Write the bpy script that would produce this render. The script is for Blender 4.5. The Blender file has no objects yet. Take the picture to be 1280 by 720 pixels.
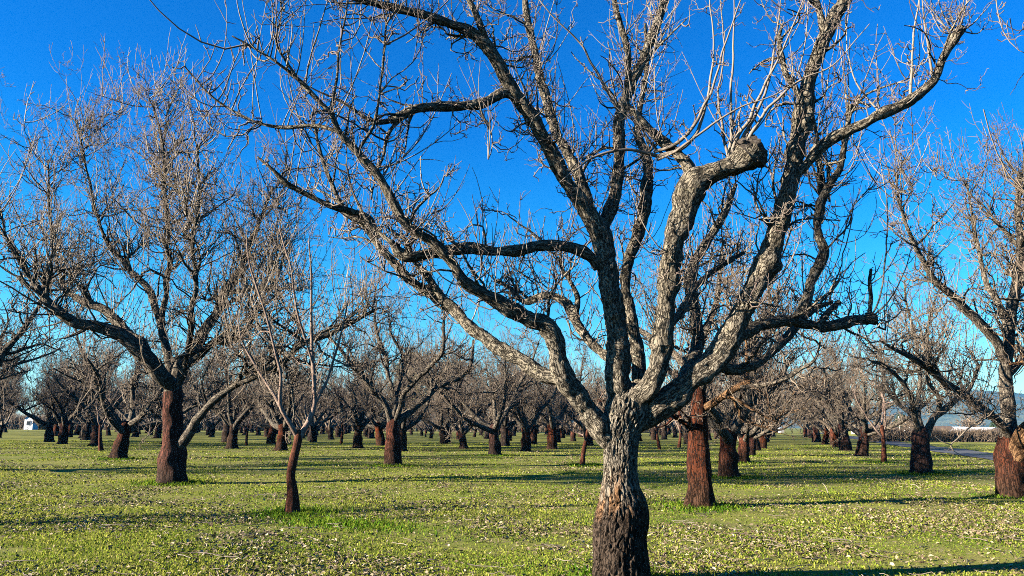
import bpy, math, random
import numpy as np
from mathutils import Vector, Matrix
PI = math.pi
sc = bpy.context.scene
COL = sc.collection

# ------------------------------------------------------------------ camera
F = 967.0                      # focal length in pixels of a 1280 px wide frame
H = 1.60                       # eye height
PITCH = math.atan(172.5 / F)
ROLL = 0.0055
_f = np.array([0, math.cos(PITCH), math.sin(PITCH)])
_u0 = np.array([0, -math.sin(PITCH), math.cos(PITCH)])
_x0 = np.array([1.0, 0, 0])
_r = math.cos(ROLL) * _x0 + math.sin(ROLL) * _u0
_u = math.cos(ROLL) * _u0 - math.sin(ROLL) * _x0
EYE = np.array([0, 0, H])

def ray(px, py):
    return _f + (px - 640) / F * _r + (360 - py) / F * _u

def ground_at(px, py):
    d = ray(px, py)
    t = H / -d[2]
    return EYE + d * t

def pt(px, py, Y):
    d = ray(px, py)
    return EYE + d * (Y / d[1])

cam_d = bpy.data.cameras.new('camera')
cam = bpy.data.objects.new('camera', cam_d)
COL.objects.link(cam)
M = Matrix(((_r[0], _u[0], -_f[0], 0), (_r[1], _u[1], -_f[1], 0), (_r[2], _u[2], -_f[2], H), (0, 0, 0, 1)))
cam.matrix_world = M
cam_d.sensor_width = 36
cam_d.lens = F / 1280 * 36
cam_d.clip_start = 0.1
cam_d.clip_end = 9000
sc.camera = cam

# ------------------------------------------------------------------ noise
def _hash(ix, iy, iz, seed):
    h = (ix.astype(np.int64) * 374761393 + iy.astype(np.int64) * 668265263 + iz.astype(np.int64) * 2147483647 + seed * 1274126177) & 0xFFFFFFFF
    h = ((h ^ (h >> 13)) * 1274126177) & 0xFFFFFFFF
    h = ((h ^ (h >> 16)) * 2246822519) & 0xFFFFFFFF
    return (h & 0xFFFFFF) / float(0x800000) - 1.0

def noise3(p, seed=0):
    p = np.asarray(p, float)
    i = np.floor(p).astype(np.int64)
    f = p - i
    w = f * f * (3 - 2 * f)
    r = 0
    for dx in (0, 1):
        for dy in (0, 1):
            for dz in (0, 1):
                k = (w[:, 0] if dx else 1 - w[:, 0]) * (w[:, 1] if dy else 1 - w[:, 1]) * (w[:, 2] if dz else 1 - w[:, 2])
                r = r + k * _hash(i[:, 0] + dx, i[:, 1] + dy, i[:, 2] + dz, seed)
    return r

def fbm(p, seed=0, octs=3):
    p = np.asarray(p, float)
    a, s, t = 1.0, 0, 0
    for o in range(octs):
        s = s + a * noise3(p * 2 ** o + 17.3 * o, seed + o)
        t += a
        a *= .5
    return s / t

def ground_z(x, y):
    x = np.asarray(x, float); y = np.asarray(y, float)
    v = x * .946 - y * .326
    z = .03 * np.sin(x * .9 + 1.3 * np.sin(y * .37)) * np.sin(y * .71 + .5) + .02 * np.sin(x * .23 + y * .31)
    s = np.clip((v - 20) / 60, 0, 1); s = s * s * (3 - 2 * s)
    q = np.clip((y - 60) / 60, 0, 1); q = q * q * (3 - 2 * q)
    return z - 1.3 * s * q

# ------------------------------------------------------------------ object helpers
def tag(o, label=None, cat=None, group=None, kind=None):
    if label: o['label'] = label
    if cat: o['category'] = cat
    if group: o['group'] = group
    if kind: o['kind'] = kind
    return o

def empty(name, loc=(0, 0, 0), rz=0, sc_=1.0):
    o = bpy.data.objects.new(name, None)
    COL.objects.link(o)
    o.location = [float(c) for c in loc]
    o.rotation_euler = (0, 0, rz)
    o.scale = (sc_, sc_, sc_)
    o.empty_display_size = .3
    return o

def mesh_obj(name, V, faces, mat, parent=None, smooth=True, attrs=None):
    """faces: int array (n,3) or (n,4), or a list of such arrays"""
    me = bpy.data.meshes.new(name)
    V = np.asarray(V, np.float32)
    if not isinstance(faces, list): faces = [faces]
    faces = [np.asarray(f, np.int32) for f in faces if len(f)]
    nl = sum(f.size for f in faces); nf = sum(len(f) for f in faces)
    me.vertices.add(len(V)); me.vertices.foreach_set('co', V.ravel())
    me.loops.add(nl); me.loops.foreach_set('vertex_index', np.concatenate([f.ravel() for f in faces]))
    me.polygons.add(nf)
    tot = np.concatenate([np.full(len(f), f.shape[1], np.int32) for f in faces])
    st = np.concatenate([[0], np.cumsum(tot)[:-1]]).astype(np.int32)
    me.polygons.foreach_set('loop_start', st)
    me.polygons.foreach_set('use_smooth', np.full(nf, smooth, bool))
    for k, (typ, arr) in (attrs or {}).items():
        a = me.attributes.new(k, typ, 'POINT')
        a.data.foreach_set('vector' if typ == 'FLOAT_VECTOR' else 'value', np.asarray(arr, np.float32).ravel())
    me.update(calc_edges=True)
    me.validate()
    if mat: me.materials.append(mat)
    o = bpy.data.objects.new(name, me)
    COL.objects.link(o)
    if parent: o.parent = parent
    return o

class Tubes:
    def __init__(self):
        self.V = []; self.Q = []; self.T = []; self.B = []; self.tone = []; self.n = 0; self.pend = {}
    def flush(self):
        for (N, n), L in self.pend.items():
            P = np.array([a[0] for a in L]); R = np.array([a[1] for a in L]); tone = np.array([a[2] for a in L])
            m = len(L)
            T = np.gradient(P, axis=1); T /= np.linalg.norm(T, axis=2)[:, :, None] + 1e-9
            ref = np.eye(3)[np.argmin(np.abs(T.mean(1)), axis=1)][:, None, :]
            A = np.cross(T, ref); A /= np.linalg.norm(A, axis=2)[:, :, None] + 1e-9
            Bn = np.cross(T, A)
            th = np.arange(n) / n * 2 * PI; c, s = np.cos(th), np.sin(th)
            V = P[:, :, None, :] + (A[:, :, None, :] * c[:, None] + Bn[:, :, None, :] * s[:, None]) * R[:, :, None, None]
            seg = np.linalg.norm(np.diff(P, axis=1), axis=2); arc = np.concatenate([np.zeros((m, 1)), np.cumsum(seg, 1)], 1)
            bk = np.empty((m, N, n, 3)); bk[..., 0] = c * .004 + tone[:, None, None] * 9; bk[..., 1] = s * .004; bk[..., 2] = arc[:, :, None]
            i = np.arange(N - 1)[:, None] * n; j = np.arange(n)[None, :]; k = (j + 1) % n
            q = np.stack([i + j, i + k, i + n + k, i + n + j], -1).reshape(-1, 4)
            Q = (q[None] + (np.arange(m) * N * n)[:, None, None]).reshape(-1, 4) + self.n
            self.V.append(V.reshape(-1, 3)); self.Q.append(Q); self.B.append(bk.reshape(-1, 3)); self.tone.append(np.repeat(tone, N * n))
            self.n += m * N * n
        self.pend = {}
    def add(self, P, R, n, tone=.5, relief=None, cap=True, seed=0):
        P = np.asarray(P, float); R = np.asarray(R, float)
        N = len(P)
        if relief is None and n <= 8:
            self.pend.setdefault((N, n), []).append((P, R, tone)); return
        T = np.gradient(P, axis=0)
        T /= np.linalg.norm(T, axis=1)[:, None] + 1e-9
        m = T.mean(0)
        ref = np.eye(3)[np.argmin(np.abs(m))]
        if n > 8:      # parallel transport for thick tubes
            A = np.zeros_like(T)
            a = np.cross(T[0], ref); a /= np.linalg.norm(a)
            for i in range(N):
                a = a - T[i] * a.dot(T[i]); a /= np.linalg.norm(a) + 1e-9
                A[i] = a
        else:
            A = np.cross(T, ref); A /= np.linalg.norm(A, axis=1)[:, None] + 1e-9
        Bn = np.cross(T, A)
        th = np.arange(n) / n * 2 * PI
        c, s = np.cos(th), np.sin(th)
        dirs = A[:, None, :] * c[None, :, None] + Bn[:, None, :] * s[None, :, None]
        arc = np.concatenate([[0], np.cumsum(np.linalg.norm(np.diff(P, axis=0), axis=1))])
        rm = max(R.max() * .8, .004)
        bark = np.stack([np.broadcast_to(c * rm, (N, n)), np.broadcast_to(s * rm, (N, n)), np.broadcast_to(arc[:, None], (N, n))], -1).reshape(-1, 3)
        bark = bark + np.array([seed * 3.17 % 31, seed * 1.91 % 17, seed * 7.7 % 23])
        RR = np.repeat(R[:, None], n, 1)
        if relief is not None:
            RR = RR + relief(bark, R[:, None], N, n)
        V = (P[:, None, :] + dirs * RR[:, :, None]).reshape(-1, 3)
        i = np.arange(N - 1)[:, None] * n; j = np.arange(n)[None, :]; k = (j + 1) % n
        q = np.stack([i + j, i + k, i + n + k, i + n + j], -1).reshape(-1, 4)
        self.V.append(V); self.Q.append(q + self.n); self.B.append(bark); self.tone.append(np.full(len(V), tone))
        base = self.n; self.n += len(V)
        if cap:
            self.V.append(P[-1:] + T[-1:] * R[-1] * .35); self.B.append(bark[-1:]); self.tone.append([tone])
            jj = np.arange(n)
            e = base + (N - 1) * n
            self.T.append(np.stack([e + jj, e + (jj + 1) % n, np.full(n, self.n)], -1))
            self.n += 1
    def build(self, name, mat, parent=None, smooth=True):
        self.flush()
        return mesh_obj(name, np.concatenate(self.V), [np.concatenate(self.Q), np.concatenate(self.T) if self.T else np.zeros((0, 3), int)], mat, parent, smooth,
                        {'bark': ('FLOAT_VECTOR', np.concatenate(self.B)), 'tone': ('FLOAT', np.concatenate(self.tone))})

def copy_tree(o, parent=None):
    c = o.copy(); COL.objects.link(c)
    c.parent = parent
    for ch in list(o.children): copy_tree(ch, c)
    return c

# ------------------------------------------------------------------ materials
class NT:
    def __init__(self, name):
        self.m = bpy.data.materials.new(name); self.m.use_nodes = True
        self.t = self.m.node_tree; self.t.nodes.clear()
        self.out = self.t.nodes.new('ShaderNodeOutputMaterial')
    def n(self, typ, **kw):
        nd = self.t.nodes.new(typ)
        for k, v in kw.items():
            if k.startswith('_'): setattr(nd, k[1:], v)
            else:
                key = k
                if k.startswith('i') and k[1:].isdigit(): key = int(k[1:])
                s = nd.inputs[key]
                if isinstance(v, bpy.types.NodeSocket): self.t.links.new(v, s)
                else: s.default_value = v
        return nd
    def math(self, op, a, b=0.0, clamp=False):
        nd = self.n('ShaderNodeMath', _operation=op, _use_clamp=clamp, i0=a, i1=b); return nd.outputs[0]
    def ramp(self, fac, stops, interp='LINEAR'):
        nd = self.n('ShaderNodeValToRGB', i0=fac)
        r = nd.color_ramp; r.interpolation = interp
        while len(r.elements) < len(stops): r.elements.new(.5)
        for e, (p, c) in zip(r.elements, stops):
            e.position = p; e.color = (c, c, c, 1) if isinstance(c, (int, float)) else (*c, 1)
        return nd.outputs[0]
    def mix(self, fac, a, b, mode='MIX'):
        nd = self.n('ShaderNodeMix', _data_type='RGBA', _blend_type=mode)
        for i, v in ((0, fac), (6, a), (7, b)):
            s = nd.inputs[i]
            if isinstance(v, bpy.types.NodeSocket): self.t.links.new(v, s)
            else: s.default_value = v if i == 0 else (*v, 1)
        return nd.outputs[2]
    def noise(self, vec, scale, detail=3, rough=.55, dist=0.0):
        return self.n('ShaderNodeTexNoise', Vector=vec, Scale=scale, Detail=detail, Roughness=rough, Distortion=dist).outputs[0]
    def scale(self, vec, s):
        return self.n('ShaderNodeVectorMath', _operation='MULTIPLY', i0=vec, i1=s).outputs[0]
    def attr(self, name, out=1):
        return self.n('ShaderNodeAttribute', _attribute_name=name).outputs[out]
    def obj(self): return self.n('ShaderNodeTexCoord').outputs[3]
    def pos(self): return self.n('ShaderNodeNewGeometry').outputs[0]
    def sep(self, v, i): return self.n('ShaderNodeSeparateXYZ', i0=v).outputs[i]
    def finish(self, col, rough=.9, bump=None, spec=.2, strength=.5, dist=.02):
        b = self.n('ShaderNodeBsdfPrincipled', Roughness=rough)
        s = b.inputs['Base Color']
        if isinstance(col, bpy.types.NodeSocket): self.t.links.new(col, s)
        else: s.default_value = (*col, 1)
        b.inputs['Specular IOR Level'].default_value = spec
        if bump is not None:
            bm = self.n('ShaderNodeBump', Strength=strength, Distance=dist, Height=bump)
            self.t.links.new(bm.outputs[0], b.inputs['Normal'])
        self.t.links.new(b.outputs[0], self.out.inputs[0])
        return self.m

def bark_mat(name, ridge, fissure, lichen=.35, lower=None, lower_z=0, freq=34, rust=None, bump=.8, lich_col=(.33, .30, .22), dark_patch=.3, squash=.16, soft=.08):
    t = NT(name)
    b = t.attr('bark', 1)
    wv = t.n('ShaderNodeTexNoise', Vector=b, Scale=11, Detail=2)
    wo_ = t.n('ShaderNodeVectorMath', _operation='SCALE', i0=wv.outputs[1], i3=.05).outputs[0]
    vs = t.n('ShaderNodeVectorMath', _operation='ADD', i0=t.scale(b, (1, 1, squash)), i1=wo_).outputs[0]
    n1 = t.noise(vs, freq, 3, .55, .5)
    f1 = t.ramp(t.math('ABSOLUTE', t.math('SUBTRACT', n1, .5)), [(.0, 0.0), (.10, 1.0)])
    n2 = t.noise(t.scale(b, (1, 1, .6)), freq * 2.6, 4, .65)
    h = t.math('ADD', t.math('MULTIPLY', f1, .65), t.math('MULTIPLY', n2, .45))
    k = t.ramp(h, [(.32, 0.0), (.78, 1.0)])
    big = t.noise(b, 4.1, 4, .6)
    col = t.mix(t.ramp(big, [(.35, 0.0), (.65, .6)]), ridge, tuple(c * .5 for c in ridge))
    if lichen > 0:
        lm = t.ramp(t.noise(b, 13, 5, .7), [(.62 - .12 * lichen, 0.0), (.70 - .1 * lichen, 1.0)])
        col = t.mix(t.math('MULTIPLY', lm, .7 * lichen + .2), col, lich_col)
        lm2 = t.ramp(t.noise(b, 27, 4, .7), [(.60, 0.0), (.66, 1.0)])
        col = t.mix(t.math('MULTIPLY', lm2, lichen), col, (.26, .23, .09))
        dm = t.ramp(t.noise(b, 15, 6, .75), [(.53, 0.0), (.62, 1.0)])
        col = t.mix(t.math('MULTIPLY', dm, dark_patch), col, (.028, .024, .02))
    col = t.mix(k, fissure, col)
    if lower is not None:
        oz = t.sep(t.obj(), 2)
        edge = t.math('ADD', oz, t.math('MULTIPLY', t.math('SUBTRACT', t.noise(t.scale(t.obj(), (1, 1, .35)), 14, 5, .65), .5), .45))
        m = t.ramp(t.math('SUBTRACT', edge, lower_z - .5), [(.5 - soft, 1.0), (.5 + soft, 0.0)])
        lc = t.mix(t.ramp(big, [(.35, 0.0), (.65, .6)]), lower, tuple(c * .45 for c in lower))
        lc = t.mix(k, tuple(c * .12 for c in lower), lc)
        if rust is not None:
            rm = t.ramp(t.noise(t.scale(b, (1, 1, .3)), 5.2, 5, .6), [(.48, 0.0), (.58, 1.0)])
            rz = t.ramp(t.math('SUBTRACT', oz, lower_z - .5), [(.25, 0.0), (.5, 1.0), (.62, 1.0), (.9, 0.0)])
            rf = t.math('MULTIPLY', rm, t.math('MULTIPLY', rz, .7))
            col = t.mix(m, col, lc)
            col = t.mix(rf, col, t.mix(k, tuple(c * .2 for c in rust), rust))
        else:
            col = t.mix(m, col, lc)
    oi = t.n('ShaderNodeObjectInfo').outputs['Random']
    hv = t.n('ShaderNodeHueSaturation', Saturation=t.math('ADD', .75, t.math('MULTIPLY', oi, .4)), Value=t.math('ADD', .9, t.math('MULTIPLY', oi, .35)), Color=col) if 'trunk' in name and 'main' not in name else None
    if hv: col = hv.outputs[0]
    return t.finish(col, .95, h, .08, bump, .025)

MAT = {}
MAT['main_trunk'] = bark_mat('main_trunk_bark', (.215, .182, .138), (.016, .013, .010), .25, lower=(.060, .042, .030), lower_z=.84, freq=32, rust=(.22, .10, .035), dark_patch=.2, bump=.8, squash=.38, soft=.14)
MAT['limb'] = bark_mat('limb_bark', (.225, .188, .138), (.015, .012, .009), .35, freq=44, dark_patch=.5, squash=.3)
MAT['far_limb'] = bark_mat('orchard_limb_bark', (.17, .14, .105), (.02, .016, .013), .3, freq=22, dark_patch=.7, lich_col=(.26, .22, .15), squash=.25)
MAT['red_trunk'] = bark_mat('rusty_trunk_bark', (.115, .032, .016), (.010, .006, .004), .1, lower=(.050, .026, .016), lower_z=.55, freq=24, lich_col=(.15, .07, .035), dark_patch=.6, soft=.3)
MAT['dark_red_trunk'] = bark_mat('dark_red_trunk_bark', (.075, .024, .013), (.008, .005, .004), .1, lower=(.045, .024, .015), lower_z=.55, freq=24, lich_col=(.12, .05, .025), dark_patch=.6, soft=.3)
MAT['brown_trunk'] = bark_mat('brown_trunk_bark', (.062, .034, .021), (.009, .006, .005), .1, lower=(.042, .026, .017), lower_z=.5, freq=24, lich_col=(.14, .075, .04), dark_patch=.6, soft=.3)
MAT['orange_limb'] = bark_mat('orange_limb_bark', (.19, .105, .050), (.03, .015, .008), .2, freq=28, lich_col=(.34, .22, .12), dark_patch=.5)
MAT['sapling_trunk'] = bark_mat('sapling_bark', (.15, .055, .030), (.035, .014, .010), .0, lower=(.11, .038, .022), lower_z=.9, freq=50, bump=.4, soft=.3)
MAT['sapling_limb'] = bark_mat('sapling_limb_bark', (.27, .20, .155), (.10, .06, .045), .0, freq=50, bump=.25)

def twig_mat(name, a, b, c):
    t = NT(name)
    col = t.ramp(t.attr('tone', 2), [(0.0, a), (.5, b), (1.0, c)])
    n = t.noise(t.attr('bark', 1), 60, 2)
    col = t.mix(t.math('MULTIPLY', n, .5), col, tuple(x * .6 for x in b))
    return t.finish(col, .8, None, .25)
MAT['twig'] = twig_mat('twig_bark', (.085, .055, .046), (.17, .135, .105), (.31, .26, .205))
MAT['far_twig'] = twig_mat('orchard_twig_bark', (.078, .052, .038), (.165, .125, .088), (.32, .26, .185))
t = NT('sawn_wood')
o_ = t.obj()
MAT['sawn'] = t.finish(t.ramp(t.noise(t.scale(o_, (18, 18, 60)), 1, 5, .7), [(.35, (.015, .012, .01)), (.55, (.07, .056, .045)), (.7, (.20, .165, .13))]), .9, t.noise(t.scale(o_, (18, 18, 60)), 1, 5, .7), .1, .8, .03)

def plain(name, col, rough=.8, var=.25, scale=3.0, bump=0):
    t = NT(name)
    n = t.noise(t.pos(), scale, 4)
    c = t.mix(t.math('MULTIPLY', n, var * 2), col, tuple(x * .5 for x in col))
    return t.finish(c, rough, n if bump else None, .3, bump, .02)

# ------------------------------------------------------------------ growth helpers
def catmull(P, step):
    P = np.asarray(P, float)
    out = []
    Q = np.vstack([2 * P[0] - P[1], P, 2 * P[-1] - P[-2]])
    for i in range(1, len(Q) - 2):
        p0, p1, p2, p3 = Q[i - 1], Q[i], Q[i + 1], Q[i + 2]
        m = max(2, int(np.linalg.norm((p2 - p1)[:3]) / step))
        t = (np.arange(m) / m)[:, None]
        out.append(.5 * (2 * p1 + (p2 - p0) * t + (2 * p0 - 5 * p1 + 4 * p2 - p3) * t ** 2 + (3 * p1 - p0 - 3 * p2 + p3) * t ** 3))
    out.append(P[-1:])
    return np.vstack(out)

def unit(v):
    return v / (np.linalg.norm(v) + 1e-9)

def walk(rng, p, d, L, n, wig, up=0.0):
    D = unit(np.asarray(d)) + np.cumsum(rng.normal(0, wig, (n, 3)), 0)
    if up: D[:, 2] += up * np.linspace(.2, 1, n)
    D /= np.linalg.norm(D, axis=1)[:, None] + 1e-9
    return np.vstack([p, p + np.cumsum(D * (L / n), 0)])

def zig(rng, p, d, L, n, amp):
    D = unit(np.asarray(d)) + rng.normal(0, amp, (n, 3))
    D[:, 2] += .12
    D /= np.linalg.norm(D, axis=1)[:, None] + 1e-9
    seg = rng.uniform(.6, 1.4, (n, 1)) * L / n
    return np.vstack([p, p + np.cumsum(D * seg, 0)])

def spur(rng, acc, p, d, L, r, ns, lvl=0, rmin=.002):
    n = 4 if L < .25 else 6
    P = zig(rng, p, d, L, n, .5)
    tone = rng.uniform(0, .55)
    acc.add(P, np.linspace(r, max(r * .55, rmin), n + 1), ns, tone, cap=False)
    if lvl < 2:
        for _ in range(rng.integers(1, 4)):
            i = rng.integers(1, n + 1)
            spur(rng, acc, P[i], unit(P[i] - P[i - 1]) * .6 + rng.normal(0, .7, 3) + (0, 0, .25), L * rng.uniform(.35, .7), r * .7, ns, lvl + 1, rmin)

def sprout(rng, acc, p, d, L, r, ns, pale=.5, rmin=.0018, side=3.0):
    n = 7
    D0 = unit(np.asarray(d))
    lean = rng.normal(0, .22, 2)
    tgt = np.array([lean[0] + D0[0] * .25, lean[1] + D0[1] * .25, 1.0])
    w = np.linspace(0, 1, n)[:, None] ** .55
    D = D0 * (1 - w) + tgt * w + np.cumsum(rng.normal(0, .05, (n, 3)), 0)
    D /= np.linalg.norm(D, axis=1)[:, None]
    P = np.vstack([p, p + np.cumsum(D * L / n, 0)])
    tone = np.clip(rng.normal(pale, .22), 0, 1)
    acc.add(P, np.linspace(r, max(r * .35, rmin), n + 1), ns, tone, cap=False)
    for _ in range(rng.poisson(L * side)):
        i = rng.integers(2, n)
        q = unit(P[i + 1] - P[i])
        l2 = rng.uniform(.08, .4) * min(1, L)
        e = unit(q * .9 + rng.normal(0, .55, 3))
        P2 = walk(rng, P[i], e, l2, 4, .16, .25)
        acc.add(P2, np.linspace(r * .6, rmin, 5), ns, tone * .8, cap=False)

def dress(rng, limb_acc, twig_acc, P, R, cfg, start=.12):
    """branchlets, spurs and water shoots along one limb"""
    arc = np.concatenate([[0], np.cumsum(np.linalg.norm(np.diff(P, axis=0), axis=1))])
    Ltot = arc[-1]
    ns = cfg['ns']; k = cfg['size']
    def where():
        s = rng.uniform(start, 1) * Ltot
        i = min(np.searchsorted(arc, s), len(P) - 2)
        T = unit(P[i + 1] - P[max(i - 1, 0)])
        n = rng.normal(0, 1, 3); n = unit(n - T * n.dot(T))
        return i, s / Ltot, T, n
    for _ in range(rng.poisson(cfg['branchlet'] * Ltot)):
        i, s, T, n = where()
        d = unit(n * .8 + T * .45 + np.array([0, 0, .3]))
        L = rng.uniform(.35, 1.1) * k * cfg.get('bl_len', 1)
        r = min(R[i] * .6, rng.uniform(.011, .02) * k ** .5 * cfg.get('bl_r', 1))
        m = 9
        Pb = walk(rng, P[i], d, L, m, .33, .25)
        limb_acc.add(Pb, np.linspace(r, r * .35, m + 1), max(5, ns + 2), .5, seed=rng.integers(99))
        for _ in range(rng.poisson(L * cfg['bl_twigs'])):
            j = rng.integers(2, m + 1)
            nn = unit(rng.normal(0, 1, 3) + (0, 0, .4))
            if rng.random() < .4:
                sprout(rng, twig_acc, Pb[j], nn, rng.uniform(.25, .9) * k, r * .4 + .0012, ns, .4, cfg['rmin'])
            else:
                spur(rng, twig_acc, Pb[j], nn, rng.uniform(.12, .4) * k, r * .38 + .001, ns, 0, cfg['rmin'])
    for _ in range(rng.poisson(cfg['sprout'] * Ltot)):
        i, s, T, n = where()
        n = unit(n + np.array([0, 0, .7]))
        sprout(rng, twig_acc, P[i], n, rng.uniform(.3, 1.35) * k * cfg.get('shoot', 1), rng.uniform(.004, .0075) * cfg['thick'], ns, cfg['pale'], cfg['rmin'])
    for _ in range(rng.poisson(cfg['spur'] * Ltot)):
        i, s, T, n = where()
        spur(rng, twig_acc, P[i], n + np.array([0, 0, .15]), rng.uniform(.12, .5) * k, rng.uniform(.004, .0075) * cfg['thick'], ns, 0, cfg['rmin'])

def relief_main(bark, R, N, n):
    r = R.repeat(n, 1).ravel()
    q = bark * np.array([1, 1, .34])
    q = q + .022 * np.stack([noise3(bark * 9, 61), noise3(bark * 9, 62), .8 * noise3(bark * 11, 63)], 1)
    a = fbm(q * 23, 5, 2)
    ridge = np.minimum(np.abs(a) * 5.5, 1)              # broad ridges, deep narrow fissures
    b = fbm(bark * np.array([1, 1, .7]) * 3.2, 9, 2)
    c = fbm(bark * np.array([1, 1, .5]) * 42, 14, 2)
    k = np.minimum(r, .2) / .2
    return ((ridge - .6) * .026 * (k + .1) + b * .22 * np.minimum(r, .12) + c * .006 * (k + .3)).reshape(N, n)

def relief_limb(bark, R, N, n):
    r = R.repeat(n, 1).ravel()
    a = np.minimum(np.abs(fbm(bark * np.array([1, 1, .25]) * 24, 3, 2)) * 4, 1) - .6
    b = fbm(bark * np.array([1, 1, .8]) * 8, 21, 3)
    return (a * .10 * r + b * .42 * r).reshape(N, n)

def relief_trunk(bark, R, N, n):
    r = relief_far(bark, R, N, n)
    a = bark.reshape(N, n, 3)[:, :, 2]; a = a - a[:1]
    th = np.arange(n)[None, :] / n * 2 * PI
    ph = bark[0, 0] * 7
    lobe = .5 + .35 * np.cos(4 * th + ph) + .25 * np.cos(7 * th + 2 * ph)
    return r + R * np.exp(-(a / .26) ** 1.3) * lobe * .42

def relief_far(bark, R, N, n):
    r = R.repeat(n, 1).ravel()
    b = fbm(bark * np.array([1, 1, .6]) * 5, 21, 2)
    return (b * .22 * r).reshape(N, n)

def traced(pts, Y0, base, step, rng, gnarl=.25, wscale=1.0):
    """pts: (px, py, width px, metres behind the trunk) -> local path and radii"""
    A = np.array([[*(pt(p[0], p[1], Y0 + p[3]) - base), p[2] * wscale / 2 / F * (Y0 + p[3]) * 1.03] for p in pts])
    C = catmull(A, step)
    P, R = C[:, :3].copy(), np.maximum(C[:, 3], .003)
    s = np.concatenate([[0], np.cumsum(np.linalg.norm(np.diff(P, axis=0), axis=1))])
    sd = int(rng.integers(1000))
    lam = 7 * R.mean() + .06
    for ax in range(3):
        off = noise3(np.stack([s / lam, np.full_like(s, ax * 9.1), np.full_like(s, sd * .37)], 1), sd)
        P[:, ax] += off * gnarl * R * np.minimum(1, s / .3)
    R *= 1 + .10 * noise3(np.stack([s / (lam * .6), s * 0 + 3.3, s * 0 + sd * .7], 1), sd + 5)
    return P, R

def assemble(root, trunk, limbs, rng, cfg, mats, n_trunk, n_limb, relief_t, relief_l, light=False):
    """trunk: (P,R); limbs: list of lists of (P,R[,cfg]) - the first path of each list is the limb, the rest its forks"""
    tb = Tubes(); tb.add(trunk[0], trunk[1], n_trunk, .5, relief_t, seed=int(rng.integers(50)))
    tb.build('trunk', mats['trunk'], root)
    if light: LA, TA = Tubes(), Tubes()
    for paths in limbs:
        if not light: LA, TA = Tubes(), Tubes()
        for ent in paths:
            P, R = ent[:2]
            c = dict(cfg); c.update(ent[2] if len(ent) > 2 else {})
            LA.add(P, R, n_limb if R.max() > .025 else max(5, n_limb // 3), .5, relief_l, seed=int(rng.integers(50)))
            dress(rng, LA, TA, P, R, c, c.get('start', .12))
        if not light:
            l = LA.build('limb', paths[0][3] if len(paths[0]) > 3 else mats['limb'], root)
            if TA.n or TA.pend: TA.build('twigs', mats['twig'], l)
    if light:
        LA.flush(); TA.flush()
        for k in ('V', 'Q', 'T', 'B', 'tone'):
            if k in ('Q', 'T'): getattr(LA, k).extend([a + LA.n for a in getattr(TA, k)])
            else: getattr(LA, k).extend(getattr(TA, k))
        LA.build('crown', mats['twig'], root)
    return root

# =================================================================== MAIN TREE
rng = np.random.default_rng(11)
B = ground_at(777, 733); YM = B[1]
B[2] = float(ground_z(B[0], B[1]))
main = empty('orchard_tree', B)
tag(main, 'largest bare tree in front, grey forked trunk with a dark brown foot', 'tree', 'bare orchard trees')
trunk_px = [(779, 762, 84, 0), (777, 735, 68, 0), (777, 700, 61, 0), (777, 668, 58, 0), (779, 645, 58, 0), (778, 628, 53, 0), (776, 612, 44, 0), (776, 590, 38, 0), (777, 560, 39, 0),
            (779, 535, 46, 0), (784, 515, 56, 0), (788, 497, 50, 0), (792, 483, 32, 0)]
TP, TR = traced(trunk_px, YM, B, .011, rng, .05)
# graft union swelling on the right hand side
s_ = np.concatenate([[0], np.cumsum(np.linalg.norm(np.diff(TP, axis=0), axis=1))])
def tr(pts, **k): return traced(pts, YM, B, .018, rng, k.pop('g', .38), k.pop('w', .90))
thin = dict(branchlet=1.5, sprout=5.0, spur=6, shoot=1.35, thick=1.4, bl_len=1.2, bl_twigs=7)
A1 = tr([(768, 556, 30, 0), (750, 540, 31, -.05), (735, 522, 29, -.1), (720, 500, 27, -.15), (706, 470, 25, -.2), (697, 432, 23, -.25), (681, 407, 22, -.3), (660, 400, 20, -.35), (638, 389, 19, -.4), (606, 371, 17, -.5),
         (581, 354, 16, -.6), (565, 330, 15, -.65), (546, 308, 14, -.7), (522, 292, 13, -.75), (503, 275, 12, -.8), (476, 224, 11, -.85), (447, 192, 10, -.9), (425, 168, 9, -.95), (412, 138, 7, -1.0)])
A1b = tr([(412, 140, 7, -1.0), (392, 120, 6, -1.05), (370, 97, 5, -1.1), (345, 78, 4, -1.2), (318, 60, 3, -1.2), (290, 45, 2, -1.25)])
A1c = tr([(425, 165, 6, -.95), (392, 157, 5.5, -.9), (350, 159, 5, -.85), (312, 149, 4, -.8), (270, 125, 3, -.8), (232, 85, 2, -.8)])
A1d = tr([(413, 138, 5, -1.0), (421, 100, 4, -.9), (424, 60, 3.2, -.9), (432, 20, 2.5, -.85), (436, -20, 2, -.8)])
A1e = tr([(447, 190, 5, -.9), (468, 152, 4.5, -1), (477, 95, 3.5, -1.1), (482, 40, 2.8, -1.1), (486, -15, 2, -1.1)])
A1f = tr([(372, 98, 4, -1.1), (346, 55, 3, -1.3), (352, 15, 2.5, -1.3), (346, -20, 2, -1.3)])
A2 = tr([(707, 474, 19, -.2), (685, 471, 20, -.1), (660, 456, 19, 0), (627, 436, 18, .1), (593, 414, 17, .2), (572, 394, 15, .3), (556, 378, 14, .35), (522, 357, 13, .45), (497, 335, 12, .5), (477, 309, 11, .5), (455, 280, 9, .55), (430, 262, 8, .6), (415, 230, 6, .65), (400, 190, 5, .7), (392, 150, 3, .75)])
A3 = tr([(472, 298, 9, .5), (462, 276, 9.5, .45), (440, 265, 9, .4), (415, 258, 9, .3), (392, 247, 8, .25), (374, 238, 8, .2), (355, 228, 8, .15), (338, 210, 4, .1), (322, 196, 3, .1)], g=.5)
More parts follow.
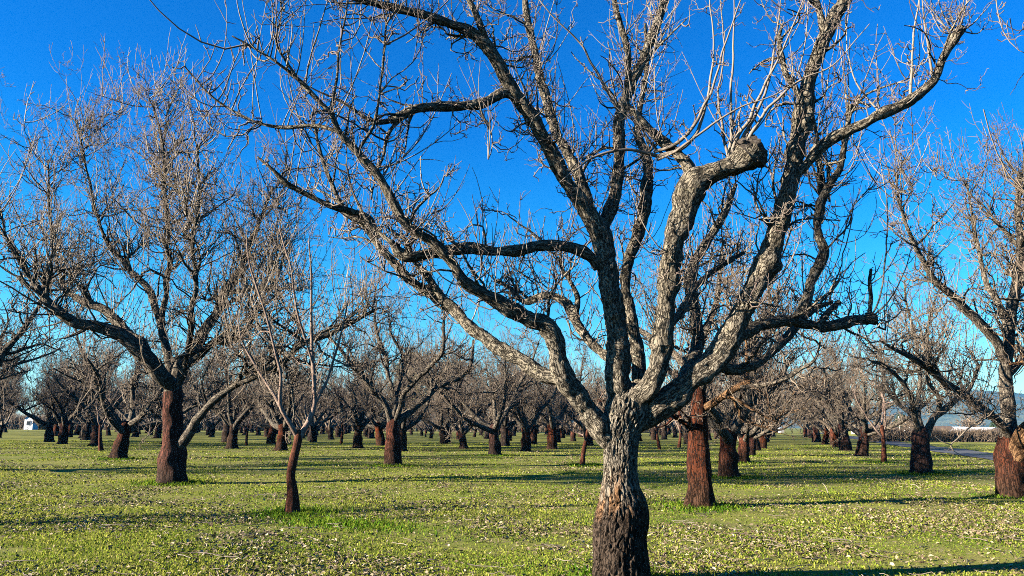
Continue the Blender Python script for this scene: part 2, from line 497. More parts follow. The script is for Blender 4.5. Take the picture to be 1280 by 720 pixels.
A4 = tr([(556, 377, 10, .35), (532, 345, 9, .3), (520, 325, 9, .2), (508, 300, 8, .1), (494, 292, 7, .1)], g=.7)
C1 = tr([(786, 515, 30, 0), (776, 485, 31, -.02), (774, 443, 31, -.05), (770, 403, 30, -.05), (761, 360, 29, -.05), (753, 325, 29, 0), (747, 297, 30, 0), (733, 262, 24, -.05), (720, 240, 22, -.1), (704, 216, 22, -.15), (687, 190, 21, -.2), (664, 150, 20, -.3), (643, 118, 20, -.35),
         (628, 92, 19, -.4), (612, 66, 18, -.45), (592, 44, 16, -.5), (558, 28, 13, -.6), (512, 14, 11, -.7), (476, 5, 10, -.75), (440, -4, 9, -.8), (400, -18, 7, -.85)])
C2 = tr([(745, 292, 18, .05), (731, 240, 16, .2), (708, 191, 15, .35), (688, 148, 14, .45), (678, 104, 13, .5), (666, 52, 11, .6), (659, 12, 10, .65), (652, -30, 8, .7)])
C3 = tr([(612, 66, 14, -.45), (600, 30, 10, -.55), (585, 0, 8, -.6), (570, -30, 6, -.6)])
Bl = tr([(748, 335, 13, -.05), (738, 321, 15, -.1), (715, 309, 16, -.2), (680, 305, 15, -.3), (655, 311, 17, -.35), (620, 313, 15, -.4), (585, 309, 15, -.45), (550, 313, 14, -.5), (518, 319, 15, -.55), (503, 314, 16, -.55), (490, 300, 9, -.6)], g=.4)
B2 = tr([(648, 120, 13, -.35), (628, 116, 14, -.4), (605, 127, 14, -.45), (580, 132, 14, -.5), (546, 134, 14, -.55), (520, 138, 13, -.6), (500, 148, 15, -.6), (487, 151, 11, -.6)], g=.45)
B2b = tr([(494, 150, 8, -.6), (472, 153, 6, -.65), (452, 143, 5, -.7), (426, 127, 4, -.75), (405, 117, 3, -.8), (378, 104, 2, -.85)], g=.6)
B2c = tr([(502, 148, 6, -.6), (486, 166, 5, -.62), (478, 196, 4, -.65), (468, 226, 3, -.7), (464, 250, 2, -.7)], g=.6)
Blb = tr([(497, 309, 9, -.56), (476, 293, 6, -.5), (456, 270, 4.5, -.45), (441, 240, 3, -.4), (432, 205, 2, -.4)], g=.6)
E1 = tr([(748, 300, 18, .05), (756, 275, 18, .1), (766, 250, 17, .15), (771, 215, 16, .2), (775, 180, 16, .25), (777, 142, 17, .3), (790, 103, 13, .35), (805, 68, 13, .4), (822, 30, 13, .45), (832, 0, 12, .5), (842, -30, 10, .5)])
E2 = tr([(776, 150, 11, .28), (784, 120, 10, .2), (785, 70, 9.5, .1), (775, 30, 9, .05), (767, -2, 8, 0), (762, -30, 7, 0)], g=.1)
D1 = tr([(797, 498, 20, .2), (797, 470, 20, .3), (796, 443, 19, .35), (790, 403, 17, .45), (782, 362, 15, .55), (784, 333, 15, .6), (795, 296, 16, .65), (806, 254, 17, .7), (811, 220, 15, .75), (806, 190, 12, .8), (797, 165, 10, .8), (800, 130, 8, .85), (808, 80, 6, .9), (806, 30, 4, .95)])
F1 = tr([(788, 522, 34, -.05), (800, 503, 30, -.15), (814, 487, 28, -.25), (823, 465, 28, -.3), (827, 448, 31, -.3), (829, 434, 38, -.3), (829, 418, 29, -.35), (831, 388, 28, -.35), (834, 355, 29, -.4), (839, 318, 31, -.45), (848, 290, 35, -.5), (858, 266, 36, -.5), (865, 246, 42, -.54), (873, 231, 46, -.57), (886, 222, 35, -.6),
         (905, 213, 30, -.64), (918, 205, 35, -.68), (928, 196, 42, -.71), (938, 187, 44, -.73)], g=.55, w=.80)
F2 = tr([(868, 236, 22, -.55), (859, 208, 19, -.5), (844, 190, 15, -.45), (823, 172, 13, -.4), (808, 158, 11, -.38), (795, 143, 10, -.35), (780, 128, 6, -.3)], g=.2)
G1 = tr([(785, 535, 36, 0), (803, 520, 36, -.05), (822, 508, 34, -.1), (852, 486, 34, -.15), (890, 449, 33, -.2), (912, 420, 30, -.2), (927, 390, 28, -.2), (942, 361, 28, -.25), (952, 345, 29, -.25), (960, 333, 35, -.25), (966, 312, 27, -.25), (973, 283, 25, -.3), (986, 235, 25, -.3), (995, 190, 26, -.3), (1004, 148, 25, -.3),
         (1008, 108, 20, -.3), (1022, 63, 19, -.3), (1042, 24, 18, -.3), (1056, 0, 17, -.3), (1072, -30, 15, -.3)], g=.2)
G2 = tr([(998, 150, 15, -.3), (1008, 150, 16, -.32), (1015, 152, 15, -.34)], g=.1)
G3 = tr([(1003, 128, 9, -.3), (994, 112, 8, -.32), (983, 94, 8, -.35), (978, 75, 8, -.35), (974, 50, 7, -.35), (978, 30, 4, -.35)], g=.25)
G4 = tr([(1030, 40, 11, -.3), (1024, 15, 9.5, -.28), (1017, -5, 9, -.25), (1008, -30, 8, -.25)], g=.15)
Hh = tr([(994, 219, 15, -.3), (1008, 205, 15, -.4), (1023, 187, 15, -.45), (1041, 173, 15, -.5), (1062, 161, 15, -.55), (1082, 151, 15, -.6), (1101, 141, 15, -.65), (1122, 132, 14, -.68), (1140, 122, 14, -.7), (1158, 108, 13, -.72), (1170, 96, 12, -.74), (1177, 78, 11, -.75), (1186, 62, 10.5, -.76),
         (1196, 44, 14, -.77), (1202, 36, 13, -.77)], g=.35)
I1 = tr([(905, 432, 17, -.15), (918, 420, 18, .05), (940, 410, 17, .2), (962, 403, 17, .3), (990, 401, 15, .4), (1009, 405, 14, .5), (1030, 408, 14, .55), (1052, 405, 14, .6), (1072, 400, 15, .65), (1093, 399, 16, .7)], g=.35)
I2 = tr([(1024, 405, 8, .53), (1034, 392, 8, .55), (1042, 384, 7, .56), (1049, 377, 6, .57)], g=.2)
I3 = tr([(1087, 398, 6, .7), (1088, 375, 5, .72), (1087, 350, 5, .74), (1088, 336, 4.5, .75)], g=.4)
J1 = tr([(985, 403, 12, .4), (1000, 391, 14, .45), (1010, 372, 14, .5), (1014, 352, 14, .55), (1023, 334, 15, .58), (1031, 312, 14, .6), (1025, 294, 12, .62), (1023, 276, 11, .64), (1028, 250, 11, .66), (1038, 228, 10, .68), (1048, 212, 9, .7), (1054, 185, 8, .72), (1059, 155, 8, .73), (1062, 131, 8, .75)], g=.4)
J2 = tr([(1024, 278, 9, .64), (1028, 256, 9, .7), (1026, 230, 8.5, .75), (1025, 205, 7.5, .8), (1021, 168, 6, .85), (1015, 140, 4, .9)], g=.3)
K1 = tr([(776, 462, 16, .15), (758, 446, 15, .3), (742, 433, 14, .4), (728, 412, 13, .5), (719, 394, 13, .6), (708, 378, 12, .7), (692, 370, 11, .8), (672, 372, 10, .9), (655, 378, 9, 1.0), (640, 362, 7, 1.1), (622, 350, 6, 1.2)], g=.6)
K2 = tr([(719, 394, 8, .6), (722, 372, 7, .65), (712, 350, 6, .7), (702, 335, 5, .75), (700, 310, 4, .8)], g=.6)
M1 = tr([(850, 486, 18, .1), (866, 455, 18, .5), (872, 425, 17, .8), (867, 390, 16, 1.0), (861, 352, 15, 1.1), (866, 328, 14, 1.2), (884, 300, 12, 1.25), (900, 275, 11, 1.3), (910, 255, 9, 1.35), (920, 230, 6, 1.4)], g=.4)
M2 = tr([(890, 450, 14, -.1), (910, 462, 13, .3), (935, 458, 13, .6), (958, 445, 12, .9), (980, 425, 11, 1.2), (1000, 402, 10, 1.4), (1020, 385, 8, 1.5), (1040, 378, 5, 1.6)], g=.4)
N1 = tr([(828, 420, 12, -.2), (845, 395, 11, .2), (862, 370, 10, .5), (880, 350, 9, .8), (905, 330, 7, 1.0), (930, 315, 5, 1.2)], g=.5)
cfg_main = dict(ns=4, size=.95, branchlet=2.4, bl_twigs=8.0, sprout=5.5, spur=10, thick=1.15, pale=.52, rmin=.0022, start=.2)
limbs = [
    [(*A1, dict(start=.3)), (*A1b, thin), (*A1c, thin), (*A1d, thin), (*A1e, thin), (*A1f, thin)],
    [(*A2, dict(start=.25)), (*A3, dict(start=.1, sprout=5)), (*A4, dict(start=.4))],
    [(*C1, dict(start=.3)), (*C2, dict(start=.15)), (*C3, {}), (*Bl, dict(start=.15, sprout=2.2)), (*B2, dict(start=.3, sprout=4)), (*B2b, thin), (*B2c, thin), (*Blb, thin)],
    [(*E1, dict(start=.1)), (*E2, dict(branchlet=.3, start=.2))],
    [(*D1, dict(start=.25))],
    [(*F1, dict(start=.3, sprout=2.2, spur=4)), (*F2, dict(sprout=5, pale=.75))],
    [(*G1, dict(start=.3, sprout=2.5, spur=5)), (*G2, dict(branchlet=0, sprout=2, spur=2)), (*G3, dict(sprout=4)), (*G4, {}), (*Hh, dict(start=.15, sprout=3.0, spur=3.5, branchlet=.5)), (*I1, dict(start=.3, spur=6, sprout=3)), (*I2, dict(branchlet=0)), (*I3, dict(branchlet=2)), (*J1, dict(start=.1, spur=5)), (*J2, {})],
    [(*K1, dict(start=.15, spur=9)), (*K2, {})],
    [(*M1, {}), (*M2, {}), (*N1, {})],
]
assemble(main, (TP, TR), limbs, rng, cfg_main, dict(trunk=MAT['main_trunk'], limb=MAT['limb'], twig=MAT['twig']), 240, 36, relief_main, relief_limb)
# strong pale water shoots traced where the photograph has them, bundled at the cut stub and the fist of the right limb
limb_objs = [o for o in main.children if o.name.startswith('limb')]
WS = Tubes()
def shoot(pts, w0, tone, acc=WS, side=3.0, Y=YM, base=B):
    P, R = traced(pts, Y, base, .05, rng, .8, .66)
    R = R * np.linspace(1.15, .75, len(R)); tone = .15 + .55 * tone
    acc.add(P, R, 6, tone, cap=False)
    for _ in range(rng.poisson(side * len(P) * .05)):
        i = rng.integers(2, len(P) - 1)
        spur(rng, acc, P[i], rng.normal(0, .6, 3) + (0, 0, .5), rng.uniform(.08, .35), R[i] * .6 + .001, 4)
for a in ([(915, 200, 6, -.65), (918, 180, 7, -.7), (935, 150, 6.5, -.75), (951, 117, 6, -.8), (965, 90, 5, -.85), (979, 61, 4, -.9), (1000, 10, 3, -1), (1010, -20, 2, -1)],
          [(920, 196, 6, -.7), (928, 172, 6, -.72), (946, 140, 5.5, -.72), (960, 105, 5, -.72), (968, 60, 4, -.7), (975, 10, 3, -.7), (978, -20, 2, -.7)],
          [(910, 200, 6, -.65), (914, 170, 6, -.65), (913, 130, 5, -.62), (916, 80, 4.5, -.6), (918, 30, 3.5, -.6), (917, -20, 2.5, -.6)],
          [(925, 195, 6, -.7), (940, 165, 6, -.78), (966, 130, 5.5, -.85), (1000, 100, 4, -.95), (1040, 82, 3, -1.0), (1087, 30, 2, -1.1)],
          [(912, 205, 5, -.6), (905, 170, 5, -.5), (898, 120, 4, -.4), (905, 60, 3.5, -.35), (900, -10, 2.5, -.3)],
          [(820, 196, 7, -.4), (846, 188, 7.5, -.5), (866, 172, 7, -.6), (880, 145, 6, -.65), (888, 100, 5, -.7), (893, 55, 4, -.7), (886, -10, 3, -.7)],
          [(818, 190, 6, -.4), (845, 180, 6.5, -.55), (868, 155, 6, -.65), (890, 110, 5, -.75), (905, 60, 4, -.8), (925, 0, 3, -.9), (932, -20, 2, -.9)],
          [(822, 200, 5, -.4), (850, 185, 5, -.7), (885, 160, 4.5, -.8), (925, 135, 3.5, -.9), (965, 120, 3, -1), (1010, 95, 2, -1)],
          [(778, 150, 6, .2), (762, 120, 5.5, .1), (740, 80, 5, 0), (722, 50, 4, -.1), (690, 20, 3.5, -.2), (665, -15, 3, -.2)],
          [(822, 195, 7, -.4), (790, 188, 6, -.5), (760, 190, 5.5, -.55), (735, 200, 5, -.6), (715, 215, 4, -.65), (700, 228, 3, -.7)],
          [(1196, 42, 4, -.77), (1215, 30, 3, -.8), (1232, 12, 2, -.8), (1240, 2, 1.5, -.8)], [(1198, 38, 4, -.77), (1207, 10, 3, -.8), (1212, -20, 2, -.8)],
          [(1196, 42, 4, -.77), (1180, 20, 3, -.75), (1170, -10, 2, -.7)], [(1190, 45, 4, -.77), (1175, 25, 3, -.8), (1155, 0, 2, -.85)], [(1200, 38, 3, -.77), (1222, 42, 2.2, -.75), (1232, 28, 1.5, -.7)],
          [(1195, 42, 3, -.77), (1178, 40, 2.5, -.8), (1168, 25, 2, -.8), (1163, 10, 1.5, -.8)],
          [(1138, 122, 6, -.7), (1139, 90, 5, -.72), (1141, 50, 4.5, -.75), (1150, -10, 3.5, -.75)], [(1166, 100, 5, -.74), (1160, 60, 4, -.78), (1155, 20, 3.5, -.8), (1152, -20, 2, -.8)],
          [(1100, 140, 3.5, -.65), (1080, 118, 3.2, -.6), (1065, 90, 3, -.6), (1058, 50, 2.5, -.55), (1062, 0, 2, -.5)], [(1095, 145, 3, -.65), (1098, 110, 2.5, -.6), (1095, 60, 2, -.55), (1097, 30, 1.5, -.5)],
          [(1088, 398, 3, .7), (1100, 370, 3, .6), (1107, 320, 3, .55), (1109, 260, 2.5, .5), (1101, 205, 2, .5), (1099, 180, 1.5, .5)], [(1088, 398, 3.5, .7), (1112, 375, 3, .5), (1130, 340, 2.5, .4), (1141, 305, 2, .4)],
          [(1058, 135, 3, .75), (1056, 100, 2.6, .75), (1050, 60, 2, .75), (1051, 20, 1.6, .75)], [(1062, 133, 3, .75), (1060, 90, 2.4, .78), (1063, 45, 1.6, .8)]):
    shoot(a, 0, rng.uniform(.35, 1.0))
for _ in range(8):        # finer shoots from the two cut knuckles
    for (x, y, d, w) in ((925, 190, -.7, 2.6), (1196, 42, -.77, 2.0), (815, 190, -.4, 2.6)):
        a = rng.uniform(-.9, .9); L = rng.uniform(60, 170) * (.45 if x > 1100 else 1)
        x2, y2 = x + math.sin(a) * L * .6, y - L * (.55 + .3 * math.cos(a))
        shoot([(x + rng.uniform(-6, 6), y + rng.uniform(-4, 4), w, d), ((x + x2) / 2 + rng.uniform(-8, 8), (y + y2) / 2 + L * .08, w * .8, d + rng.uniform(-.2, .2)), (x2, y2, w * .5, d + rng.uniform(-.35, .35))], 0, rng.uniform(.1, .9))
WS.build('water_shoots', MAT['twig'], main)
# the weathered saw cut at the end of the stubbed limb
def cut_face(path, parent):
    P, R = path
    nrm = unit(unit(P[-1] - P[-6]) + np.array([.25, -.25, .05])); r = R[-3] * 1.12; c = P[-1] + nrm * R[-1] * .22
    a = unit(np.cross(nrm, (0, 0, 1))); b = np.cross(nrm, a)
    V = [c + nrm * .03]; T = []
    for k in range(1, 7):
        for j in range(28):
            th = j / 28 * 2 * PI
            rr = r * k / 6 * (1 + .06 * math.sin(3 * th + 1) + .05 * math.sin(7 * th))
            V.append(c + (a * math.cos(th) + b * math.sin(th)) * rr + nrm * (.03 - .05 * (k == 6) + rng.normal(0, .006)))
    for j in range(28): T.append((0, 1 + j, 1 + (j + 1) % 28))
    Q = [(1 + k * 28 + j, 1 + (k + 1) * 28 + j, 1 + (k + 1) * 28 + (j + 1) % 28, 1 + k * 28 + (j + 1) % 28) for k in range(5) for j in range(28)]
    return mesh_obj('cut_end', np.array(V), [np.array(T), np.array(Q)], MAT['sawn'], parent, False)
# ================================================================== TRACED NEIGHBOURS
TREES = []     # (x, y, radius of influence) for the grid
TREES.append((B[0], B[1]))
cfg_mid = dict(bl_r=1.6, bl_len=1.25, ns=3, size=1.15, branchlet=2.3, bl_twigs=4.0, sprout=3.8, spur=2.8, thick=2.2, pale=.42, rmin=.0055, start=.15)

def traced_tree(name, base_px, trunk_px, limbs_px, label, cat, seed, mats, cfg=None, ntr=30, nl=11, group='bare orchard trees', gn=.35, forks=0):
    r = np.random.default_rng(seed)
    b = ground_at(*base_px); Y = b[1]
    b[2] = float(ground_z(b[0], b[1]))
    root = empty(name, b)
    tag(root, label, cat, group)
    TREES.append((b[0], b[1]))
    x0, y0, w0, d0 = trunk_px[0]
    tp = [(x0, y0 + 6 + w0 * .1, w0 * 1.12, d0)] + list(trunk_px)
    T = traced(tp, Y, b, .07, r, .08)
    L = []
    for lp in limbs_px:
        over, mat = {}, None
        if isinstance(lp, tuple): lp, over, mat = lp
        P, R = traced(lp, Y, b, .09, r, gn, (cfg or {}).get('wscale', .92))
        ents = [(P, R, over, mat or mats['limb'])]
        for _ in range(forks):
            i = r.integers(len(P) // 3, len(P) - 1)
            Tn = unit(P[i + 1] - P[i])
            d = unit(Tn * .6 + r.normal(0, .6, 3) + (0, 0, .5))
            Lf = r.uniform(.8, 2.2); m = 14
            Pf = walk(r, P[i], d, Lf, m, .26, .4)
            ents.append((Pf, np.linspace(R[i] * .65, .008, m + 1), over))
        L.append(ents)
    c = dict(cfg_mid); c.update(cfg or {})
    assemble(root, T, L, r, c, mats, ntr, nl, relief_trunk, relief_far)
    return root

red = dict(trunk=MAT['red_trunk'], limb=MAT['far_limb'], twig=MAT['far_twig'])
brown = dict(trunk=MAT['brown_trunk'], limb=MAT['far_limb'], twig=MAT['far_twig'])
sap = dict(trunk=MAT['sapling_trunk'], limb=MAT['sapling_limb'], twig=MAT['far_twig'])

# big tree on the left
traced_tree('orchard_tree', (215, 604),
    [(215, 604, 34, 0), (215, 590, 32, 0), (216, 573, 34, 0), (217, 558, 26, 0), (217, 540, 23, 0), (217, 507, 23, 0), (217, 490, 22, 0), (217, 478, 14, 0)],
    [[(214, 496, 19, 0), (206, 478, 19, -.2), (196, 458, 19, -.4), (182, 443, 18, -.6), (156, 424, 16, -.8), (123, 412, 14, -1.0), (94, 405, 13, -1.2), (71, 386, 11, -1.3), (52, 367, 8, -1.4), (28, 332, 5, -1.5), (9, 300, 3, -1.6), (0, 262, 2, -1.6)],
     [(186, 446, 14, -.5), (170, 425, 13, -.2), (151, 405, 12, .2), (132, 389, 11, .5), (99, 374, 9, .9), (83, 360, 5, 1.2), (71, 327, 4, 1.4), (62, 270, 3, 1.5), (60, 200, 2, 1.5)],
     [(221, 494, 13, .1), (231, 464, 14, .3), (241, 445, 13, .4), (250, 417, 13, .6), (269, 389, 12, .8), (283, 360, 10, 1.0), (302, 337, 8, 1.1), (312, 304, 7, 1.2), (326, 270, 5, 1.3), (342, 235, 3, 1.4)],
     [(280, 368, 7, 1.0), (302, 365, 6, .7), (320, 359, 5, .5), (333, 362, 5, .4), (347, 350, 4, .3)],
     [(217, 488, 11, .3), (212, 450, 10, .6), (203, 407, 9, .9), (189, 365, 9, 1.2), (165, 339, 7, 1.5), (146, 320, 6, 1.8), (128, 294, 4, 2.0), (112, 230, 3, 2.1), (96, 150, 2, 2.1)],
     [(203, 410, 8, .9), (208, 351, 6.5, .6), (212, 308, 5.5, .4), (208, 270, 5, .3), (205, 205, 4, .2), (200, 160, 3, .2), (190, 125, 2, .2)],
     ([(221, 562, 13, 0), (232, 545, 11.5, -.2), (250, 521, 10, -.5), (269, 502, 9, -.8), (302, 478, 8, -1.2), (331, 464, 7, -1.5), (352, 452, 7.5, -1.8), (375, 432, 8, -2.1), (405, 420, 6.5, -2.3), (425, 410, 6, -2.4), (450, 397, 5, -2.5), (470, 388, 3.5, -2.6)], dict(sprout=2.5, branchlet=3.5), MAT['far_limb']),
     [(236, 455, 9, .3), (265, 431, 8, -.4), (288, 426, 7, -.9), (310, 410, 5, -1.4), (325, 380, 4, -1.6)],
     [(225, 480, 8, -.2), (236, 420, 7, -1.0), (243, 360, 6, -1.5), (240, 300, 5, -1.8), (250, 240, 4, -2.0), (246, 180, 2.5, -2.0)]],
    'tall spreading bare tree with a swollen rusty trunk and one low limb reaching right', 'tree', 21, red, dict(sprout=4.5, shoot=1.2, spur=2.0, size=1.5, branchlet=2.6, bl_len=1.45, bl_r=1.7, bl_twigs=3.4, thick=2.5, pale=.55, wscale=1.0), forks=9, gn=.8)

# sapling in front left
traced_tree('orchard_sapling', (365, 640),
    [(365, 640, 15, 0), (366, 627, 14, 0), (365, 609, 13, 0), (363, 594, 11, 0), (367, 574, 10.5, 0), (371, 557, 10, 0), (373, 545, 10, 0), (373, 538, 7, 0)],
    [[(372, 546, 7, 0), (364, 532, 6, -.1), (358, 523, 5.5, -.15), (350, 505, 5, -.2), (351, 469, 4.2, -.25), (344, 440, 3.6, -.3), (332, 392, 3, -.35), (312, 330, 2.2, -.4), (308, 290, 1.5, -.4)],
     [(356, 518, 4.5, -.15), (343, 495, 4, -.05), (332, 478, 3.5, .1), (318, 455, 2.8, .2), (302, 425, 2, .3), (296, 390, 1.4, .4)],
     [(374, 547, 8, 0), (382, 533, 7.5, .05), (388, 522, 7, .1), (393, 504, 6, .15), (392, 469, 5, .2), (390, 440, 4.5, .25), (389, 400, 3.4, .3), (389, 345, 2.6, .3), (386, 300, 1.6, .3)],
     [(392, 508, 5, .15), (401, 490, 4.5, .2), (408, 478, 4, .3), (417, 450, 3.2, .4), (428, 410, 2.4, .5), (436, 370, 1.6, .5)],
     [(391, 455, 4, .22), (382, 425, 3.2, .1), (372, 392, 3, 0), (367, 362, 2.8, -.05), (364, 335, 2.4, -.1), (356, 310, 2, -.1), (349, 285, 1.3, -.1)]],
    'young sapling with a thin bent reddish trunk forking into slim pale branches', 'sapling', 5, sap,
    dict(branchlet=.9, bl_twigs=4, sprout=3.2, spur=1.8, size=.85, thick=.85, pale=.6), ntr=20, nl=9, gn=.1)

# tree in the middle distance with a red trunk
traced_tree('orchard_tree', (491, 583),
    [(491, 583, 20, 0), (491, 570, 18, 0), (492, 556, 18, 0), (491, 545, 15, 0), (491, 535, 15, 0), (491, 524, 10, 0)],
    [[(488, 532, 9, 0), (480, 503, 8, -.3), (467, 487, 7.5, -.7), (450, 467, 6.5, -1.1), (437, 453, 5.5, -1.5), (420, 430, 4, -1.8), (405, 415, 3, -2.0)],
     [(491, 530, 7, .1), (495, 500, 6.5, .3), (485, 470, 5.5, .6), (482, 447, 5, .8), (470, 410, 4, 1.0), (470, 375, 2.5, 1.0)],
     [(496, 530, 9, 0), (517, 512, 8.5, .3), (533, 497, 8, .6), (547, 483, 7, .8), (567, 475, 6.5, 1.0), (587, 463, 5.5, 1.2), (592, 440, 4, 1.2), (592, 425, 2.5, 1.2)],
     [(494, 525, 7, -.1), (500, 508, 6.5, -.4), (507, 490, 6, -.8), (523, 470, 6, -1.2), (540, 457, 6, -1.6), (553, 437, 5, -2.0), (555, 410, 4, -2.2), (555, 385, 2, -2.2)],
     [(494, 505, 5, .3), (502, 470, 4.5, .8), (502, 440, 4, 1.2), (492, 427, 3.5, 1.4), (487, 400, 2, 1.5)]],
    'vase-shaped bare tree with a short red trunk, first full tree right of the sapling', 'tree', 33, red, dict(shoot=1.0), ntr=20, nl=8, forks=5, gn=.7)

# second tree of the front row, right behind the large one
traced_tree('orchard_tree', (877, 634),
    [(877, 634, 32, 0), (876, 603, 27, 0), (874, 567, 25, 0), (873, 536, 25, 0), (873, 512, 20, 0), (874, 490, 15, 0), (874, 478, 9, 0)],
    [([(874, 514, 10, 0), (882, 509, 10, -.1), (893, 503, 10, -.3), (912, 490, 9.5, -.6), (930, 480, 8, -.8), (938, 478, 6, -.9)], dict(start=.6), MAT['orange_limb']),
     [(926, 483, 7, -.75), (951, 482, 7, -1.0), (975, 476, 6, -1.2), (1000, 462, 5, -1.4), (1018, 450, 4, -1.5), (1026, 425, 3, -1.5)],
     ([(870, 540, 9, 0), (860, 531, 8, -.1), (849, 524, 7, -.3), (838, 519, 6.5, -.5), (822, 514, 5, -.8), (800, 500, 4, -1.1)], dict(sprout=1.5), MAT['red_trunk']),
     [(874, 492, 13, 0), (870, 462, 11, .4), (880, 420, 10, .8), (893, 385, 8, 1.2), (900, 340, 6, 1.5), (905, 300, 3, 1.6)],
     [(875, 488, 11, 0), (890, 455, 9, -.3), (915, 430, 8, -.5), (945, 415, 7, -.7), (965, 395, 5, -.8), (975, 360, 3, -.8)],
     [(872, 488, 11, 0), (850, 450, 9, .7), (820, 425, 8, 1.2), (790, 405, 6, 1.7), (765, 370, 4, 2.0), (750, 330, 2, 2.0)],
     [(874, 486, 9, .3), (895, 462, 8, 1.2), (920, 445, 7, 2.0), (950, 430, 5, 2.7), (970, 410, 3, 3.2)]],
    'bare tree with a straight red trunk and orange side limb behind the largest tree', 'tree', 44, dict(red, trunk=MAT['dark_red_trunk']), {}, ntr=36, nl=12, forks=3)

# right hand row, two traced trees
traced_tree('orchard_tree', (1152, 592),
    [(1152, 592, 32, 0), (1151, 586, 25, 0), (1151, 573, 23, 0), (1151, 557, 20, 0), (1151, 543, 19, 0), (1152, 534, 12, 0)],
    [[(1148, 543, 9, 0), (1144, 518, 8, -.3), (1138, 498, 7, -.6), (1128, 478, 6, -.9), (1110, 460, 4.5, -1.3), (1090, 450, 3, -1.6)],
     [(1153, 540, 8, .1), (1149, 518, 7, .3), (1149, 495, 6, .6), (1150, 470, 5.5, .8), (1145, 430, 4.5, 1.0), (1135, 390, 3, 1.2), (1130, 350, 2, 1.2)],
     [(1157, 545, 10, 0), (1166, 523, 9.5, .1), (1180, 512, 8.5, .2), (1194, 501, 7.5, .3), (1205, 493, 6, .4), (1213, 485, 5, .5), (1225, 455, 3, .5)],
     [(1174, 517, 7, .15), (1172, 496, 6.5, -.3), (1163, 482, 6, -.6), (1158, 455, 5, -.9), (1160, 410, 3.5, -1.1), (1170, 370, 2, -1.1)],
     [(1150, 540, 6, .3), (1140, 520, 5.5, 1.0), (1120, 500, 5, 1.8), (1105, 470, 4, 2.3), (1100, 430, 2.5, 2.6)]],
    'squat bare tree with a flared red trunk between the road and the grass aisle', 'tree', 51, red, {}, ntr=24, nl=9, forks=5, gn=.7)
re_ = traced_tree('orchard_tree', (1270, 622),
    [(1271, 622, 41, 0), (1268, 605, 37, 0), (1265, 585, 35, 0), (1263, 568, 35, 0), (1262, 556, 28, 0), (1261, 544, 20, 0), (1260, 534, 12, 0)],
    [([(1262, 560, 21, 0), (1260, 535, 20, 0), (1259, 505, 18, .05), (1258, 470, 17, .1), (1259, 438, 15, .2), (1263, 400, 13, .3), (1272, 350, 12, .4), (1277, 300, 10, .5), (1272, 262, 8, .6), (1276, 215, 4, .6)], dict(start=.25), None),
     ([(1266, 585, 22, -.1), (1276, 562, 27, -.3), (1284, 546, 28, -.4), (1300, 528, 22, -.6), (1325, 495, 18, -.9), (1345, 450, 14, -1.1), (1352, 400, 10, -1.2), (1350, 340, 5, -1.2)], dict(start=.4), MAT['orange_limb']),
     [(1266, 552, 11, -.1), (1250, 530, 10.5, -.3), (1234, 516, 10, -.5), (1215, 501, 10, -.7), (1195, 487, 9.5, -.9), (1178, 475, 9, -1.1), (1160, 460, 8, -1.3), (1140, 448, 6.5, -1.5), (1120, 438, 5, -1.7), (1100, 425, 3, -1.9)],
     [(1258, 452, 14, .15), (1246, 428, 13, 0), (1233, 413, 12.5, -.1), (1213, 393, 12, -.3), (1193, 373, 11, -.5), (1167, 347, 9, -.7), (1150, 320, 7, -.9), (1137, 293, 5, -1.0), (1123, 247, 3, -1.1), (1120, 215, 2, -1.1)],
     [(1262, 420, 9, .3), (1250, 385, 8, .8), (1234, 355, 7, 1.2), (1225, 320, 5, 1.5), (1215, 270, 3, 1.7), (1208, 225, 2, 1.8)],
     [(1270, 365, 9, .4), (1290, 330, 8, .1), (1310, 290, 6, -.2), (1320, 240, 3, -.3)],
     [(1259, 470, 10, .2), (1285, 440, 9, .8), (1310, 410, 7, 1.3), (1330, 370, 4, 1.6)]],
    'bare tree with a rusty burl and a long limb slanting left, at right edge', 'tree', 62, dict(red, trunk=MAT['dark_red_trunk']), dict(sprout=4.2, shoot=1.1, pale=.45, size=1.25, branchlet=2.8), ntr=40, nl=13, forks=4)
SH = Tubes(); rb = np.array(re_.location)
shoot([(1236, 517, 4, -.5), (1232, 519, 4, -.7), (1222, 527, 3.6, -.9), (1208, 538, 3.2, -1.1), (1196, 549, 3, -1.2), (1189, 556, 2.6, -1.25), (1193, 564, 2, -1.25), (1202, 569, 1.2, -1.25)], 0, 1.0, SH, 1.5, rb[1], rb)
shoot([(1232, 519, 3, -.6), (1234, 505, 2.8, -.8), (1242, 490, 2.6, -.9), (1246, 482, 2.2, -.9), (1270, 492, 1.6, -.9)], 0, 1.0, SH, 1.0, rb[1], rb)
shoot([(1190, 556, 2, -1.25), (1178, 552, 1.8, -1.3), (1168, 545, 1.2, -1.3)], 0, .9, SH, 1.0, rb[1], rb)
SH.build('drooping_shoots', MAT['far_twig'], re_)
cut_face(F1, limb_objs[5])
sleeve = Tubes(); sleeve.add(F1[0][-8:] + 0, F1[1][-8:] * np.linspace(.98, 1.10, 8), 40, .5, lambda b, R, N, n: relief_limb(b * np.array([1, 1, 2.5]), R, N, n) * 1.3)
sleeve.build('cracked_collar', MAT['sawn'], limb_objs[5])

